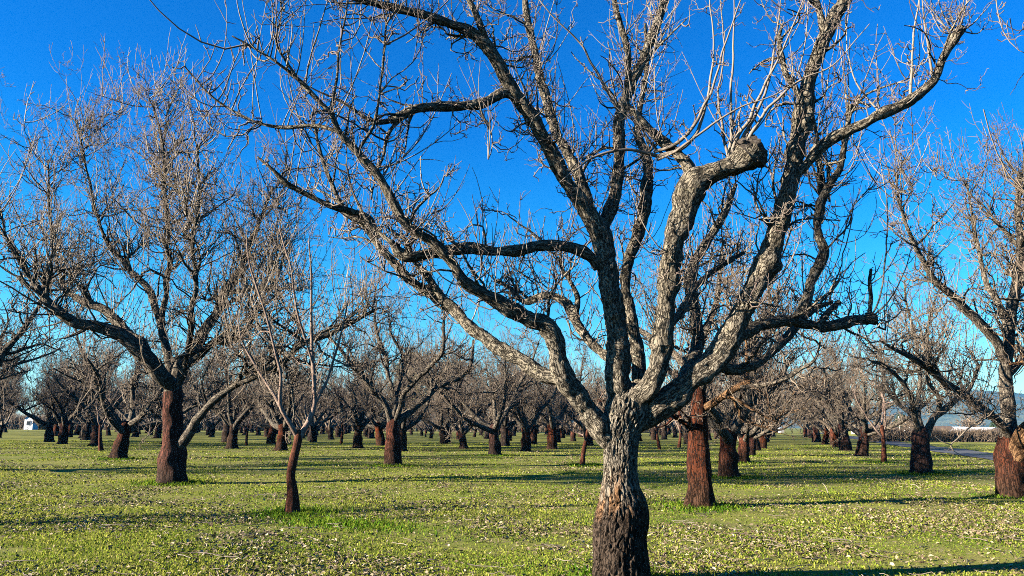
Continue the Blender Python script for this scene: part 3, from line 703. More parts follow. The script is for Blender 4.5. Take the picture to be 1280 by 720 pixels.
# ================================================================== PROCEDURAL ORCHARD TREES
def make_tree(name, seed, hf, rt, nl, reach, rise, mats, cfg, light=False, nforks=4, lean=0, ntr=16, nlimb=7):
    r = np.random.default_rng(seed)
    root = empty(name)
    n = 26
    z = np.linspace(-.12, hf, n)
    P = np.stack([lean * np.abs(z / hf) ** 1.5 + .03 * np.sin(z * 3 + seed), .5 * lean * (z / hf) + .03 * np.cos(z * 2.3 + seed), z], 1)
    g = hf * r.uniform(.35, .5)
    R = rt * (1 + .30 * np.exp(-((z + .1) / .16) ** 2) - .16 * (1 / (1 + np.exp(-(z - g) / .05))) + .08 * np.exp(-((z - g + .04) / .08) ** 2))
    R[-4:] *= (1.05, 1.0, .85, .55)
    L = []
    a0 = r.uniform(0, 6.28)
    for k in range(nl):
        az = a0 + k / nl * 2 * PI + r.normal(0, .25)
        el = r.uniform(.25, 1.0)
        d = np.array([math.cos(az) * math.cos(el), math.sin(az) * math.cos(el), math.sin(el)])
        Lm = reach * r.uniform(.8, 1.2)
        m = 22
        p0 = P[-5 - (k % 3) * 2] + d * (-.3 * rt)
        D = d + np.cumsum(r.normal(0, .11, (m, 3)), 0)
        D[:, 2] += np.linspace(0, rise, m) * r.uniform(.6, 1.3)
        D /= np.linalg.norm(D, axis=1)[:, None]
        Pl = np.vstack([p0, p0 + np.cumsum(D * Lm / m, 0)])
        r0 = rt * r.uniform(.42, .62)
        Rl = r0 * (1 - np.linspace(0, 1, m + 1)) ** .8 * .85 + r0 * .15
        ents = [(Pl, Rl, dict(start=.2), mats['limb'])]
        for _ in range(nforks):
            i = int(r.integers(5, m - 1))
            Tn = unit(Pl[i + 1] - Pl[i])
            d2 = unit(Tn * .6 + r.normal(0, .55, 3) + (0, 0, .55))
            Lf = Lm * r.uniform(.3, .6); mf = 12
            Pf = walk(r, Pl[i], d2, Lf, mf, .17, .5)
            ents.append((Pf, np.linspace(Rl[i] * .65, .010, mf + 1), dict(start=.1)))
        L.append(ents)
    c = dict(cfg_mid); c.update(cfg)
    assemble(root, (P, R), L, r, c, mats, ntr, nlimb, relief_trunk, relief_far, light)
    return root

cfg_p = dict(size=1.2, branchlet=2.2, bl_twigs=4.5, sprout=4.0, spur=4, thick=2.0, rmin=.006)
PROTO = [make_tree('orchard_tree', 101, 1.55, .30, 5, 4.5, 1.3, red, cfg_p),
         make_tree('orchard_tree', 102, 1.45, .27, 5, 4.3, 1.2, brown, cfg_p, lean=.25),
         make_tree('orchard_tree', 103, 1.7, .32, 6, 4.7, 1.5, brown, cfg_p),
         make_tree('orchard_tree', 104, 1.35, .26, 5, 4.4, 1.1, red, cfg_p, lean=-.3)]
cfg_f = dict(size=1.15, branchlet=1.2, bl_twigs=4.5, sprout=3.0, spur=2.6, thick=2.4, rmin=.007)
FAR = [make_tree('orchard_tree', 201, 1.55, .29, 5, 4.6, 1.4, dict(red, twig=MAT['far_twig']), cfg_f, True, 3, .1, 9, 5),
       make_tree('orchard_tree', 202, 1.45, .26, 5, 4.3, 1.2, brown, cfg_f, True, 3, -.2, 9, 5),
       make_tree('orchard_tree', 203, 1.6, .30, 5, 4.7, 1.5, brown, cfg_f, True, 3, .2, 9, 5)]
cfg_s = dict(size=.8, branchlet=1.0, bl_twigs=4, sprout=4, spur=1.5, thick=1.2, rmin=.004, pale=.55)
SAP = [make_tree('orchard_sapling', 301, 1.3, .085, 3, 2.2, 1.2, sap, cfg_s, False, 2, .12, 10, 6),
       make_tree('orchard_sapling', 302, 1.2, .075, 3, 1.9, 1.4, sap, cfg_s, False, 2, -.15, 10, 6)]
used = set()
rp = np.random.default_rng(77)
def plant(kind, x, y, label, scale=1.0, rz=None, group='bare orchard trees', cat=None):
    pool = dict(p=PROTO, f=FAR, s=SAP)[kind]
    src = pool[int(rp.integers(len(pool)))]
    if src.name in used: o = copy_tree(src)
    else: o = src; used.add(src.name)
    o.location = (x, y, float(ground_z(x, y)))
    o.rotation_euler = (0, 0, rp.uniform(0, 6.28) if rz is None else rz)
    o.scale = (scale, scale, scale)
    tag(o, label, cat or ('sapling' if kind == 's' else 'tree'), 'young orchard saplings' if kind == 's' else group)
    TREES.append((x, y))
    return o

MID = [  # px, py, trunk width px, kind, label
    (912, 597, 20, 'p', 'third bare tree along the left of the grass aisle, behind the straight red trunk'),
    (928, 579, 13, 'p', 'fourth bare tree along the left side of the grass aisle'),
    (937, 570, 11, 'p', 'fifth bare tree along the left side of the grass aisle'),
    (946, 563, 9, 'p', 'sixth bare tree along the left side of the grass aisle'),
    (953, 556, 8, 'p', 'seventh bare tree along the left side of the grass aisle'),
    (1076, 570, 14, 'p', 'third bare tree along the right side of the grass aisle'),
    (1056, 563, 12, 'p', 'fourth bare tree along the right side of the grass aisle'),
    (1046, 559, 9, 'p', 'fifth bare tree along the right side of the grass aisle, trunk leaning'),
    (1031, 555.5, 8, 'p', 'sixth bare tree along the right side of the grass aisle'),
    (1021, 553, 8, 'p', 'seventh bare tree along the right side of the grass aisle'),
    (1104, 578, 6, 's', 'thin red-stemmed sapling standing between two older trees beside the road'),
    (618, 570, 15, 'p', 'bare tree with a dark leaning trunk right of the vase-shaped tree'),
    (690, 561, 11, 'p', 'bare tree with pale forked limbs, under the low left limb of the largest tree'),
    (729, 581, 8, 's', 'thin straight sapling stem close beside the left of the large front trunk'),
    (737, 557, 9, 'p', 'bare tree half hidden behind the thin sapling left of the large front trunk'),
    (659, 549, 8, 'p', 'smaller bare tree seen between the leaning dark trunk and the pale forked tree'),
    (557, 553, 10, 'p', 'bare tree under the right limbs of the vase-shaped tree'),
    (577, 545, 7, 'p', 'far bare tree just right of the one under the vase-shaped tree limbs'),
    (477, 557, 14, 'p', 'dark-trunked bare tree partly hidden left behind the vase-shaped tree'),
    (464, 548, 9, 'p', 'bare tree second behind the vase-shaped tree, on its left'),
    (507, 552, 5, 's', 'thin sapling right behind the red trunk of the vase-shaped tree'),
    (426, 555, 4, 's', 'slim dark sapling stem between the young forked sapling and the vase-shaped tree'),
    (389, 551, 9, 'p', 'bare tree with a dark trunk just right of the forked sapling, farther back'),
    (352, 563, 12, 'p', 'dark-trunked bare tree just left of the forked sapling, behind it'),
    (334, 546, 7, 'p', 'small bare tree with a slanting trunk, left of the forked sapling and far back'),
    (308, 557, 5, 's', 'slim reddish sapling between the tall left tree and the forked sapling'),
    (283, 553, 10, 'p', 'bare tree under the low right limb of the tall left tree'),
    (147, 574, 18, 'p', 'bare tree with a thick black trunk, nearest one left of the tall left tree'),
    (126, 564, 8, 's', 'slender stem in the far left row, in front of the thicker trunks'),
    (119, 557, 11, 'p', 'second dark trunk of the far left row, behind the slender stem'),
    (108, 550, 9, 'p', 'third dark trunk of the far left row'),
    (95, 544, 8, 'p', 'fourth dark trunk of the far left row'),
    (824, 562, 5, 's', 'thin sapling just right of the large front trunk'),
    (849, 559, 5, 's', 'thin slanting sapling left of the dark red trunk behind the large tree'),
    (532, 546, 4, 's', 'tiny slanting sapling far back right of the vase-shaped tree'),
]
for (px, py, w, kd, lab) in MID:
    g = ground_at(px, py)
    r_m = w / F * g[1] / 2
    s = {'p': r_m / .27, 's': r_m / .08}[kd]
    s = float(np.clip(s, 1.02, 1.35))
    plant(kd, g[0], g[1], lab, s)
# trees just outside the frame on either side whose twigs and shadows reach in
plant('s', -12.3, 11.6, 'young bare tree beyond the left edge, seen by its long shadow across the front grass', 1.7, .4)
g = ground_at(-75, 588); plant('p', g[0], g[1], 'bare tree at the left edge, only its drooping right-hand branches in view', 1.35, 1.0)
plant('p', 7.6, 5.6, 'bare tree beyond the right edge, only its upper twig tips reaching into the sky', 1.12, 2.0)

# the rest of the orchard, on the planting grid
UU = np.array([.322, .947]); VV = np.array([.947, -.322])
M0 = np.array([B[0], B[1]])
def row_label(i, k, y):
    side = {0: 'in the row left of the grass aisle', 1: 'in the row right of the grass aisle'}
    if i in side: return '%s bare tree %s, near its far end' % (ORD[k], side[i])
    return None
ORD = ['zeroth', 'first', 'second', 'third', 'fourth', 'fifth', 'sixth', 'seventh', 'eighth', 'ninth', 'tenth', 'eleventh', 'twelfth', 'thirteenth', 'fourteenth', 'fifteenth', 'sixteenth', 'seventeenth', 'eighteenth', 'nineteenth', 'twentieth', 'twenty-first', 'twenty-second', 'twenty-third', 'twenty-fourth', 'twenty-fifth']
cnt = 0
def zone(px):
    if px < 130: return 'tiny distant bare tree at the far left, in front of the brown thicket', 'distant orchard trees at the far left'
    if px < 330: return 'tiny distant bare tree seen behind the tall left tree', 'distant orchard trees behind the tall left tree'
    if px < 470: return 'tiny distant bare tree seen behind the forked sapling', 'distant orchard trees behind the forked sapling'
    if px < 610: return 'tiny distant bare tree seen behind the vase-shaped tree', 'distant orchard trees behind the vase-shaped tree'
    if px < 760: return 'tiny distant bare tree left of the large front trunk', 'distant orchard trees left of the large front trunk'
    return 'tiny distant bare tree right of the large front trunk, short of the aisle', 'distant orchard trees right of the large front trunk'
for i in range(-22, 2):
    for k in range(1, 22):
        jit = rp.normal(0, .35, 2)
        p = M0 + VV * (6.6 * i if i != 1 else 6.2) + UU * (8.1 * k + (3.5 if i % 2 else 0)) + jit
        x, y = p
        if y < 48 or y > 165 or abs(x) > .70 * y + 2: continue
        if min((x - a) ** 2 + (y - b) ** 2 for a, b in TREES) < 5.0 ** 2: continue
        if rp.random() < .10 and i < 0: continue
        if i == 1 and y > 150: continue
        if y > 60 and abs(640 + F * x / y - 46) < 22: continue
        cnt += 1
        lab = row_label(i, k, y); grp = 'bare orchard trees'
        if lab is None:
            lab, grp = zone(640 + F * x / y)
        small = rp.random() < .12 and i < 0
        plant('p' if y < 70 else 'f', x, y, lab, rp.uniform(.72, .85) if 485 < 640 + F * x / y < 600 and y > 75 else rp.uniform(1.02, 1.32), None, grp)
for pool in (PROTO, FAR, SAP):
    for o in pool:
        if o.name not in used:
            for c in list(o.children_recursive): bpy.data.objects.remove(c)
            bpy.data.objects.remove(o)
print('grid trees', cnt)

# ================================================================== GROUND
def warp(n, far, near, p=2.2):
    t = np.linspace(-1, 1, n); return np.sign(t) * (near * np.abs(t) + (far - near) * np.abs(t) ** p)
def sheet(name, X, Y, z, mat):
    gx, gy = np.meshgrid(X, Y)
    V = np.stack([gx.ravel(), gy.ravel(), (ground_z(gx, gy) + z).ravel()], 1)
    nx = len(X); i = np.arange(len(Y) - 1)[:, None] * nx; j = np.arange(nx - 1)[None, :]
    Q = np.stack([i + j, i + j + 1, i + nx + j + 1, i + nx + j], -1).reshape(-1, 4)
    o = mesh_obj(name, V, Q, mat); tag(o, kind='structure'); return o
def grass_ground(name, ca, cb, cc, leaf=True):
    t = NT(name)
    p = t.pos()
    n = t.noise(p, .45, 4, .6); n2 = t.noise(p, 3.0, 5, .65); n3 = t.noise(p, 26, 4, .7)
    col = t.mix(t.ramp(n, [(.38, 0.0), (.62, 1.0)]), ca, cb)
    col = t.mix(t.math('MULTIPLY', t.ramp(n2, [(.42, 0.0), (.66, 1.0)]), .7), col, cc)
    col = t.mix(t.math('MULTIPLY', t.ramp(n3, [(.35, 1.0), (.6, 0.0)]), .6), col, tuple(c * .4 for c in ca))
    if leaf:
        v = t.n('ShaderNodeTexVoronoi', Vector=p, Scale=5.5)
        lm = t.ramp(v.outputs['Distance'], [(.16, 1.0), (.24, 0.0)])
        dens = t.ramp(t.noise(p, .8, 4, .6), [(.42, 0.0), (.62, 1.0)])
        col = t.mix(t.math('MULTIPLY', lm, dens), col, (.24, .185, .11))
    h = t.math('ADD', t.math('MULTIPLY', n3, .6), t.math('MULTIPLY', t.noise(p, 90, 3, .7), .4))
    return t.finish(col, .95, h, .05, .55, .05)
GM = grass_ground('orchard_grass', (.110, .138, .019), (.215, .212, .042), (.235, .185, .085))
sheet('ground', warp(240, 5200, 22), np.concatenate([np.linspace(-60, 0, 12)[:-1], np.linspace(0, 40, 110)[:-1], np.linspace(40, 200, 90)[:-1], np.linspace(200, 5200, 40)]), 0, GM)
def strip(name, v0, v1, u0, u1, z, mat, nv=8, nu=120, wob=0):
    u = np.linspace(u0, u1, nu); w = np.linspace(0, 1, nv)
    uu, ww = np.meshgrid(u, w)
    ed = wob * np.sin(uu * .8) * .5 + wob * np.sin(uu * 2.1 + 1) * .5
    vv = (v0 + ed) * (1 - ww) + (v1 - ed) * ww
    x = vv * VV[0] + uu * UU[0]; y = vv * VV[1] + uu * UU[1]
    V = np.stack([x.ravel(), y.ravel(), (ground_z(x, y) + z).ravel()], 1)
    i = np.arange(nv - 1)[:, None] * nu; j = np.arange(nu - 1)[None, :]
    Q = np.stack([i + j, i + j + 1, i + nu + j + 1, i + nu + j], -1).reshape(-1, 4)
    o = mesh_obj(name, V, Q, mat); tag(o, kind='structure'); return o
t = NT('asphalt')
p_ = t.pos(); n_ = t.noise(p_, 40, 4, .7)
MAT['asphalt'] = t.finish(t.mix(t.noise(p_, .6, 4), t.mix(n_, (.05, .05, .053), (.09, .09, .094)), (.07, .07, .073)), .9, n_, .2, .3, .01)
strip('road', 10.2, 13.3, -20, 330, .03, MAT['asphalt'], wob=.12)
FM = grass_ground('field_grass', (.26, .27, .05), (.33, .30, .07), (.30, .28, .07), False)
strip('field', 13.6, 130, 40, 400, .012, FM, nv=40, nu=120)

# grass blades
def grass(N, seed):
    r = np.random.default_rng(seed)
    y = 5.0 * (75 / 5.0) ** r.random(N)
    x = r.uniform(-1, 1, N) * (.70 * y + .6)
    # tufts round the trunks
    ext = []
    for (a, b) in TREES:
        d = math.hypot(a, b)
        if b > 45 or b < 3: continue
        m = int(5200 / (1 + d / 9))
        rr = np.abs(r.normal(0, .42, m)) + .22; th = r.uniform(0, 6.28, m)
        ext.append(np.stack([a + rr * np.cos(th), b + rr * np.sin(th)], 1))
    sp = ground_at(430, 655); m = 1800           # lush patch beside the sapling, its dark tone also standing in for shadow
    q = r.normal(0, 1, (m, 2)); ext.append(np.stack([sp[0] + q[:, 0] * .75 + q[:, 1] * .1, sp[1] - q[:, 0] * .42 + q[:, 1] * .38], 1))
    ex = np.concatenate(ext)
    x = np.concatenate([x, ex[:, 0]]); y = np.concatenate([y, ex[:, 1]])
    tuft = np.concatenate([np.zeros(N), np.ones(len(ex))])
    v = x * VV[0] + y * VV[1]
    k = (v < 10.0) | (v > 13.5)
    bare = fbm(np.stack([x * .8, y * .8, x * 0], 1), 31, 3)
    k &= (r.random(len(x)) < np.clip(.75 + bare * 1.6, .15, 1)) | (tuft > 0)
    x, y, tuft, bare = x[k], y[k], tuft[k], bare[k]
    n = len(x)
    d = np.hypot(x, y)
    pat = fbm(np.stack([x * .35, y * .35, x * 0 + 4], 1), 40, 3)
    hgt = r.uniform(.012, .042, n) * (1 + d / 140) * (1 + .7 * pat) * (1 + tuft * r.uniform(.3, 2.2, n))
    w = r.uniform(.002, .0045, n) * (1 + d / 9)
    a = r.uniform(0, 6.28, n); ln = r.uniform(.3, 1.4, n); la = r.uniform(0, 6.28, n)
    z = ground_z(x, y)
    cx, cy = np.cos(a) * w, np.sin(a) * w
    lx, ly = np.cos(la) * ln * hgt, np.sin(la) * ln * hgt
    V = np.empty((n, 5, 3))
    V[:, 0] = np.stack([x - cx, y - cy, z - .005], 1); V[:, 1] = np.stack([x + cx, y + cy, z - .005], 1)
    V[:, 2] = np.stack([x + cx * .8 + lx * .35, y + cy * .8 + ly * .35, z + hgt * .6], 1)
    V[:, 3] = np.stack([x - cx * .8 + lx * .35, y - cy * .8 + ly * .35, z + hgt * .6], 1)
    V[:, 4] = np.stack([x + lx, y + ly, z + hgt * np.clip(1 - ln * .35, .4, 1)], 1)
    b = np.arange(n)[:, None] * 5
    Q = b + np.array([[0, 1, 2, 3]]); T = b + np.array([[3, 2, 4]])
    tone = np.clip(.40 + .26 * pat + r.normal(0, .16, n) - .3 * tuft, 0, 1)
    t = NT('grass_blades')
    col = t.ramp(t.attr('tone', 2), [(0.0, (.050, .120, .008)), (.35, (.165, .210, .021)), (.7, (.305, .285, .056)), (1.0, (.46, .37, .17))])
    df = t.n('ShaderNodeBsdfDiffuse', Color=col); tl = t.n('ShaderNodeBsdfTranslucent', Color=col)
    mx = t.n('ShaderNodeMixShader', i0=.3, i1=df.outputs[0], i2=tl.outputs[0])
    t.t.links.new(mx.outputs[0], t.out.inputs[0])
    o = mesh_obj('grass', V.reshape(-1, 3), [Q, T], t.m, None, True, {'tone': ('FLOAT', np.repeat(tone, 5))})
    tag(o, 'short green grass growing thinly over the orchard floor', 'grass', kind='stuff')
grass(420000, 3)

def leaves(N, seed):
    r = np.random.default_rng(seed)
    y = 5.0 * (60 / 5.0) ** r.random(N)
    x = r.uniform(-1, 1, N) * (.70 * y + .6)
    v = x * VV[0] + y * VV[1]
    dn = fbm(np.stack([x * .55, y * .55, x * 0 + 2], 1), 71, 4)
    gp = ground_at(1175, 655)
    ex = np.exp(-(((x - gp[0] - (y - gp[1]) * -.25) / .7) ** 2 + ((y - gp[1]) / 1.5) ** 2)) * 3
    k = (r.random(N) < np.clip(.40 + dn * 1.5 + ex, .05, 1)) & ((v < 10.0))
    x, y = x[k], y[k]; n = len(x)
    d = np.hypot(x, y)
    L = r.uniform(.012, .034, n) * (1 + d / 55); W = L * r.uniform(.35, .6, n)
    a = r.uniform(0, 6.28, n); ti = r.normal(0, .4, n); ro = r.normal(0, .45, n); fold = r.uniform(.1, .8, n)
    u = np.stack([np.cos(a) * np.cos(ti), np.sin(a) * np.cos(ti), np.sin(ti)], 1)
    w0 = np.stack([-np.sin(a), np.cos(a), 0 * a], 1)
    nn = np.cross(u, w0)
    w1 = w0 * np.cos(ro)[:, None] + nn * np.sin(ro)[:, None]; nn = np.cross(u, w1)
    c = np.stack([x, y, ground_z(x, y) + r.uniform(.008, .035, n)], 1)
    V = np.empty((n, 6, 3))
    Lc, Wc, fc = L[:, None], W[:, None], fold[:, None]
    V[:, 0] = c - u * Lc; V[:, 1] = c + w1 * Wc * np.cos(fc) + nn * Wc * np.sin(fc) - u * Lc * .1; V[:, 2] = c + u * Lc * .4 + w1 * Wc * .8 * np.cos(fc) + nn * Wc * .8 * np.sin(fc)
    V[:, 3] = c + u * Lc + nn * (L * r.uniform(-.3, .5, n))[:, None]
    V[:, 4] = c + u * Lc * .4 - w1 * Wc * .8 * np.cos(fc) + nn * Wc * .8 * np.sin(fc); V[:, 5] = c - w1 * Wc * np.cos(fc) + nn * Wc * np.sin(fc) - u * Lc * .1
    b = np.arange(n)[:, None] * 6
    Q = np.concatenate([b + np.array([[0, 1, 2, 3]]), b + np.array([[0, 3, 4, 5]])])
    t = NT('fallen_leaf')
    col = t.ramp(t.attr('tone', 2), [(0.0, (.04, .022, .012)), (.4, (.11, .075, .04)), (.75, (.19, .145, .08)), (1.0, (.36, .30, .19))])
    m = t.finish(col, .7, None, .3)
    tone = np.clip(r.beta(2, 1.6, n), 0, 1)
    o = mesh_obj('fallen_leaves', V.reshape(-1, 3), Q, m, None, False, {'tone': ('FLOAT', np.repeat(tone, 6))})
    tag(o, 'pale curled dead leaves scattered over the grass', 'leaves', kind='stuff')
leaves(150000, 8)

# fallen twigs and two dry stalks
rt_ = np.random.default_rng(55)
ft = Tubes()
for _ in range(420):
    y = 6 * (34 / 6) ** rt_.random(); x = rt_.uniform(-1, 1) * .68 * y
    if x * VV[0] + y * VV[1] > 9.5: continue
    L_ = rt_.uniform(.12, .6)
    P_ = zig(rt_, np.array([x, y, float(ground_z(x, y)) + .03]), np.array([rt_.normal(), rt_.normal(), 0]), L_, 5, .3)
    P_[:, 2] = ground_z(P_[:, 0], P_[:, 1]) + .02 + np.abs(rt_.normal(0, .015, 6))
    ft.add(P_, np.linspace(.006, .003, 6), 4, rt_.uniform(.1, .8), cap=False)
tag(ft.build('fallen_twigs', MAT['twig']), 'dead twigs lying scattered in the grass', 'twigs', kind='stuff')
for (px, py, top, lab) in ((1036, 620, (1028, 604), 'thin pale dry stalk leaning up out of the grass aisle'), (1150, 611, (1138, 606), 'pale arching dry stem lying below the squat red trunk')):
    g = ground_at(px, py); g[2] = float(ground_z(g[0], g[1]))
    e = pt(top[0], top[1], g[1] + .1) - g
    st = Tubes(); st.add(catmull(np.array([[0, 0, -.02], e * .35 + [0, 0, .05], e * .7 + [0, 0, .04], e]), .06), np.linspace(.011, .005, len(catmull(np.array([[0, 0, -.02], e * .35 + [0, 0, .05], e * .7 + [0, 0, .04], e]), .06))), 6, 1.0)
    o = st.build('dry_stalk', MAT['twig']); o.location = g; tag(o, lab, 'stalk')

# ================================================================== FAR BACKGROUND
def scrub_mesh(r, cx, cy, z0, w, dpt, h, n, rad):
    """upright thin stems and side twigs filling a box - hedge or thicket"""
    acc = Tubes()
    for _ in range(n):
        x = cx + r.uniform(-w / 2, w / 2); y = cy + r.uniform(-dpt / 2, dpt / 2)
        hh = h * r.uniform(.55, 1.05)
        P = walk(r, np.array([x, y, z0]), np.array([r.normal(0, .25), r.normal(0, .2), 1]), hh, 4, .16, .1)
        acc.add(P, np.linspace(rad, rad * .5, 5), 3, r.uniform(0, .8), cap=False)
        for _ in range(3):
            i = r.integers(1, 4)
            P2 = walk(r, P[i], np.array([r.normal(0, .8), r.normal(0, .4), .6]), hh * r.uniform(.25, .5), 3, .25, .1)
            acc.add(P2, np.linspace(rad * .7, rad * .4, 4), 3, r.uniform(0, .8), cap=False)
    return acc
rb_ = np.random.default_rng(900)
MAT['scrub'] = twig_mat('scrub_bark', (.10, .07, .045), (.19, .135, .09), (.30, .23, .16))
th = Tubes()
for (px0, px1, Y, hgt, n) in ((-60, 480, 205, 4.6, 5200), (480, 960, 215, 3.2, 3000)):
    X0, X1 = (px0 - 640) / F * Y, (px1 - 640) / F * Y
    a = scrub_mesh(rb_, (X0 + X1) / 2, Y, -.1, X1 - X0, 7, hgt, n, .05); a.flush()
    for k in ('Q', 'T'): getattr(th, k).extend([q + th.n for q in getattr(a, k)])
    for k in ('V', 'B', 'tone'): getattr(th, k).extend(getattr(a, k))
    th.n += a.n
tag(th.build('thicket', MAT['scrub']), 'brown leafless thicket closing off the far side of the orchard', 'thicket', kind='stuff')

# bare woodland trees and two olive crowned evergreens beyond the orchard
def wood_tree(name, px, Y, hgt, width, seed, label, leaf_col=None, cat='tree', group='tall trees beyond the orchard', z0=0, conif=False):
    r = np.random.default_rng(seed)
    x = (px - 640) / F * Y
    root = empty(name, (x, Y, z0)); tag(root, label, cat, group)
    tb = Tubes(); z = np.linspace(-.3, hgt * .8, 12)
    tr_ = hgt * .022
    P = np.stack([.1 * np.sin(z * .5 + seed), .1 * np.cos(z * .4), z], 1)
    tb.add(P, np.linspace(tr_, tr_ * .25, 12), 8, .5, relief_far); tb.build('trunk', MAT['brown_trunk'], root)
    acc = Tubes()
    nb = 46
    ends = []
    for k in range(nb):
        zz = hgt * r.uniform(.22, .78); i = min(int((zz + .3) / (hgt * .8 + .3) * 11), 10)
        az = r.uniform(0, 6.28); el = r.uniform(.2, 1.1)
        if conif: L = width * .55 * (1.05 - zz / hgt) * 1.2; el = r.uniform(-.1, .4)
        else: L = width * .5 * r.uniform(.7, 1.05) * math.sqrt(max(.15, 1 - ((zz / hgt - .45) / .55) ** 2))
        d = np.array([math.cos(az) * math.cos(el), math.sin(az) * math.cos(el), math.sin(el)])
        Pb = walk(r, P[i], d, L, 8, .1, .25)
        acc.add(Pb, np.linspace(tr_ * .4, .04, 9), 4, r.uniform(.2, .7), cap=False)
        for _ in range(16):
            j = r.integers(2, 9)
            P2 = walk(r, Pb[j], unit(r.normal(0, .8, 3) + (0, 0, .4)), r.uniform(.5, 1.6) * hgt / 14, 4, .2, .2)
            acc.add(P2, np.linspace(.05, .022, 5), 3, r.uniform(0, 1), cap=False)
            ends.append(P2[-1]); ends.append(P2[2])
            for _ in range(3):
                P3 = walk(r, P2[r.integers(1, 5)], unit(r.normal(0, .8, 3) + (0, 0, .3)), r.uniform(.3, .9) * hgt / 14, 3, .25, .2)
                acc.add(P3, np.linspace(.03, .016, 4), 3, r.uniform(0, 1), cap=False)
                ends.append(P3[-1])
    if leaf_col is None:
        acc.build('crown', MAT['scrub'], root)
    else:
        acc.build('branches', MAT['scrub'], root)
        E = np.array(ends); per = 5
        c = np.repeat(E, per, 0) + r.normal(0, .28, (len(E) * per, 3))
        n = len(c); s = r.uniform(.10, .24, n)[:, None]
        u = r.normal(0, 1, (n, 3)); u /= np.linalg.norm(u, axis=1)[:, None]
        w = np.cross(u, r.normal(0, 1, (n, 3))); w /= np.linalg.norm(w, axis=1)[:, None]
        V = np.stack([c - u * s, c + w * s * .6, c + u * s, c - w * s * .6], 1).reshape(-1, 3)
        t = NT('foliage')
        col = t.ramp(t.attr('tone', 2), [(0.0, tuple(q * .6 for q in leaf_col)), (1.0, tuple(q * 1.4 for q in leaf_col))])
        mesh_obj('crown', V, np.arange(n * 4).reshape(-1, 4), t.finish(col, .8, None, .2), root, False, {'tone': ('FLOAT', np.repeat(r.random(n), 4))})
    return root
wood_tree('round_tree', 516, 185, 20.5, 14, 1, 'round olive-crowned tree rising just behind the vase-shaped tree', (.115, .105, .032))
wood_tree('round_tree', 560, 195, 20, 15, 2, 'second round olive-brown crown, right of the first behind the vase-shaped tree', (.115, .092, .035))
WL = [(20, 222, 20, 15), (95, 226, 18, 13), (160, 222, 16, 12), (235, 220, 19, 14), (300, 225, 15, 12), (375, 224, 17, 13), (450, 222, 15, 12), (640, 225, 13, 11), (700, 222, 12, 11), (775, 222, 12, 10), (850, 224, 11, 10), (900, 222, 10, 9)]
WN = ['left frame edge, above the white building', 'white building on the far left', 'far left row of trunks', 'tall left tree', 'low limb of the tall left tree', 'forked sapling', 'gap left of the vase-shaped tree', 'leaning dark trunk', 'pale forked tree', 'large front trunk', 'dark red trunk', 'left row of the aisle']
for j, (px, Y, h_, w_) in enumerate(WL):
    wood_tree('woodland_tree', px, Y, h_, w_, 20 + j, 'tall leafless tree far behind the thicket, beyond the ' + WN[j])
wood_tree('woodland_tree', 1206, 190, 6.3, 9, 61, 'round leafless tree between the low houses and the white shed', group='trees across the field', z0=-1.3)
wood_tree('woodland_tree', 1100, 175, 5.6, 8, 62, 'brown leafless tree behind the hedge, left of the utility pole', group='trees across the field', z0=-1.3)
wood_tree('woodland_tree', 1134, 180, 5.2, 8, 63, 'brown leafless tree behind the hedge, right of the utility pole', group='trees across the field', z0=-1.3)
wood_tree('conifer', 1122, 230, 7.5, 6, 64, 'dark conifer above the brown trees across the field', (.03, .05, .025), group='trees across the field', z0=-1.3, conif=True)
wood_tree('conifer', 1239, 230, 5.6, 5, 65, 'small dark conifer behind the white shed', (.03, .05, .025), group='trees across the field', z0=-1.3, conif=True)
# low brown hedge across the field
hx0, hx1 = (1072 - 640) / F * 95, (1300 - 640) / F * 95
hd = scrub_mesh(rb_, (hx0 + hx1) / 2, 95, -1.0, hx1 - hx0, 2.2, 1.75, 3600, .022)
hd.flush(); V_ = np.concatenate(hd.V); V_[:, 2] += ground_z(V_[:, 0], V_[:, 1]) + 1.0; hd.V = [V_]
tag(hd.build('hedge', MAT['scrub']), 'long low brown leafless hedge along the far side of the yellow field', 'hedge')

# buildings
def box(V, Q, x0, x1, y0, y1, z0, z1):
    b = len(V)
    V += [(x0, y0, z0), (x1, y0, z0), (x1, y1, z0), (x0, y1, z0), (x0, y0, z1), (x1, y0, z1), (x1, y1, z1), (x0, y1, z1)]
    Q += [tuple(b + i for i in f) for f in ((0, 3, 2, 1), (4, 5, 6, 7), (0, 1, 5, 4), (1, 2, 6, 5), (2, 3, 7, 6), (3, 0, 4, 7))]
MAT['white'] = plain('white_paint', (.78, .77, .74), .7, .08, 2)
MAT['roof_white'] = plain('pale_metal_roof', (.66, .66, .66), .5, .08, 2)
MAT['roof_brown'] = plain('brown_shingle', (.13, .085, .06), .9, .3, 6)
MAT['glass'] = plain('dark_window', (.03, .035, .045), .1, .1, 1)
MAT['tan'] = plain('tan_siding', (.42, .36, .29), .8, .15, 2)
MAT['pole'] = plain('weathered_pole', (.36, .30, .24), .9, .2, 3)
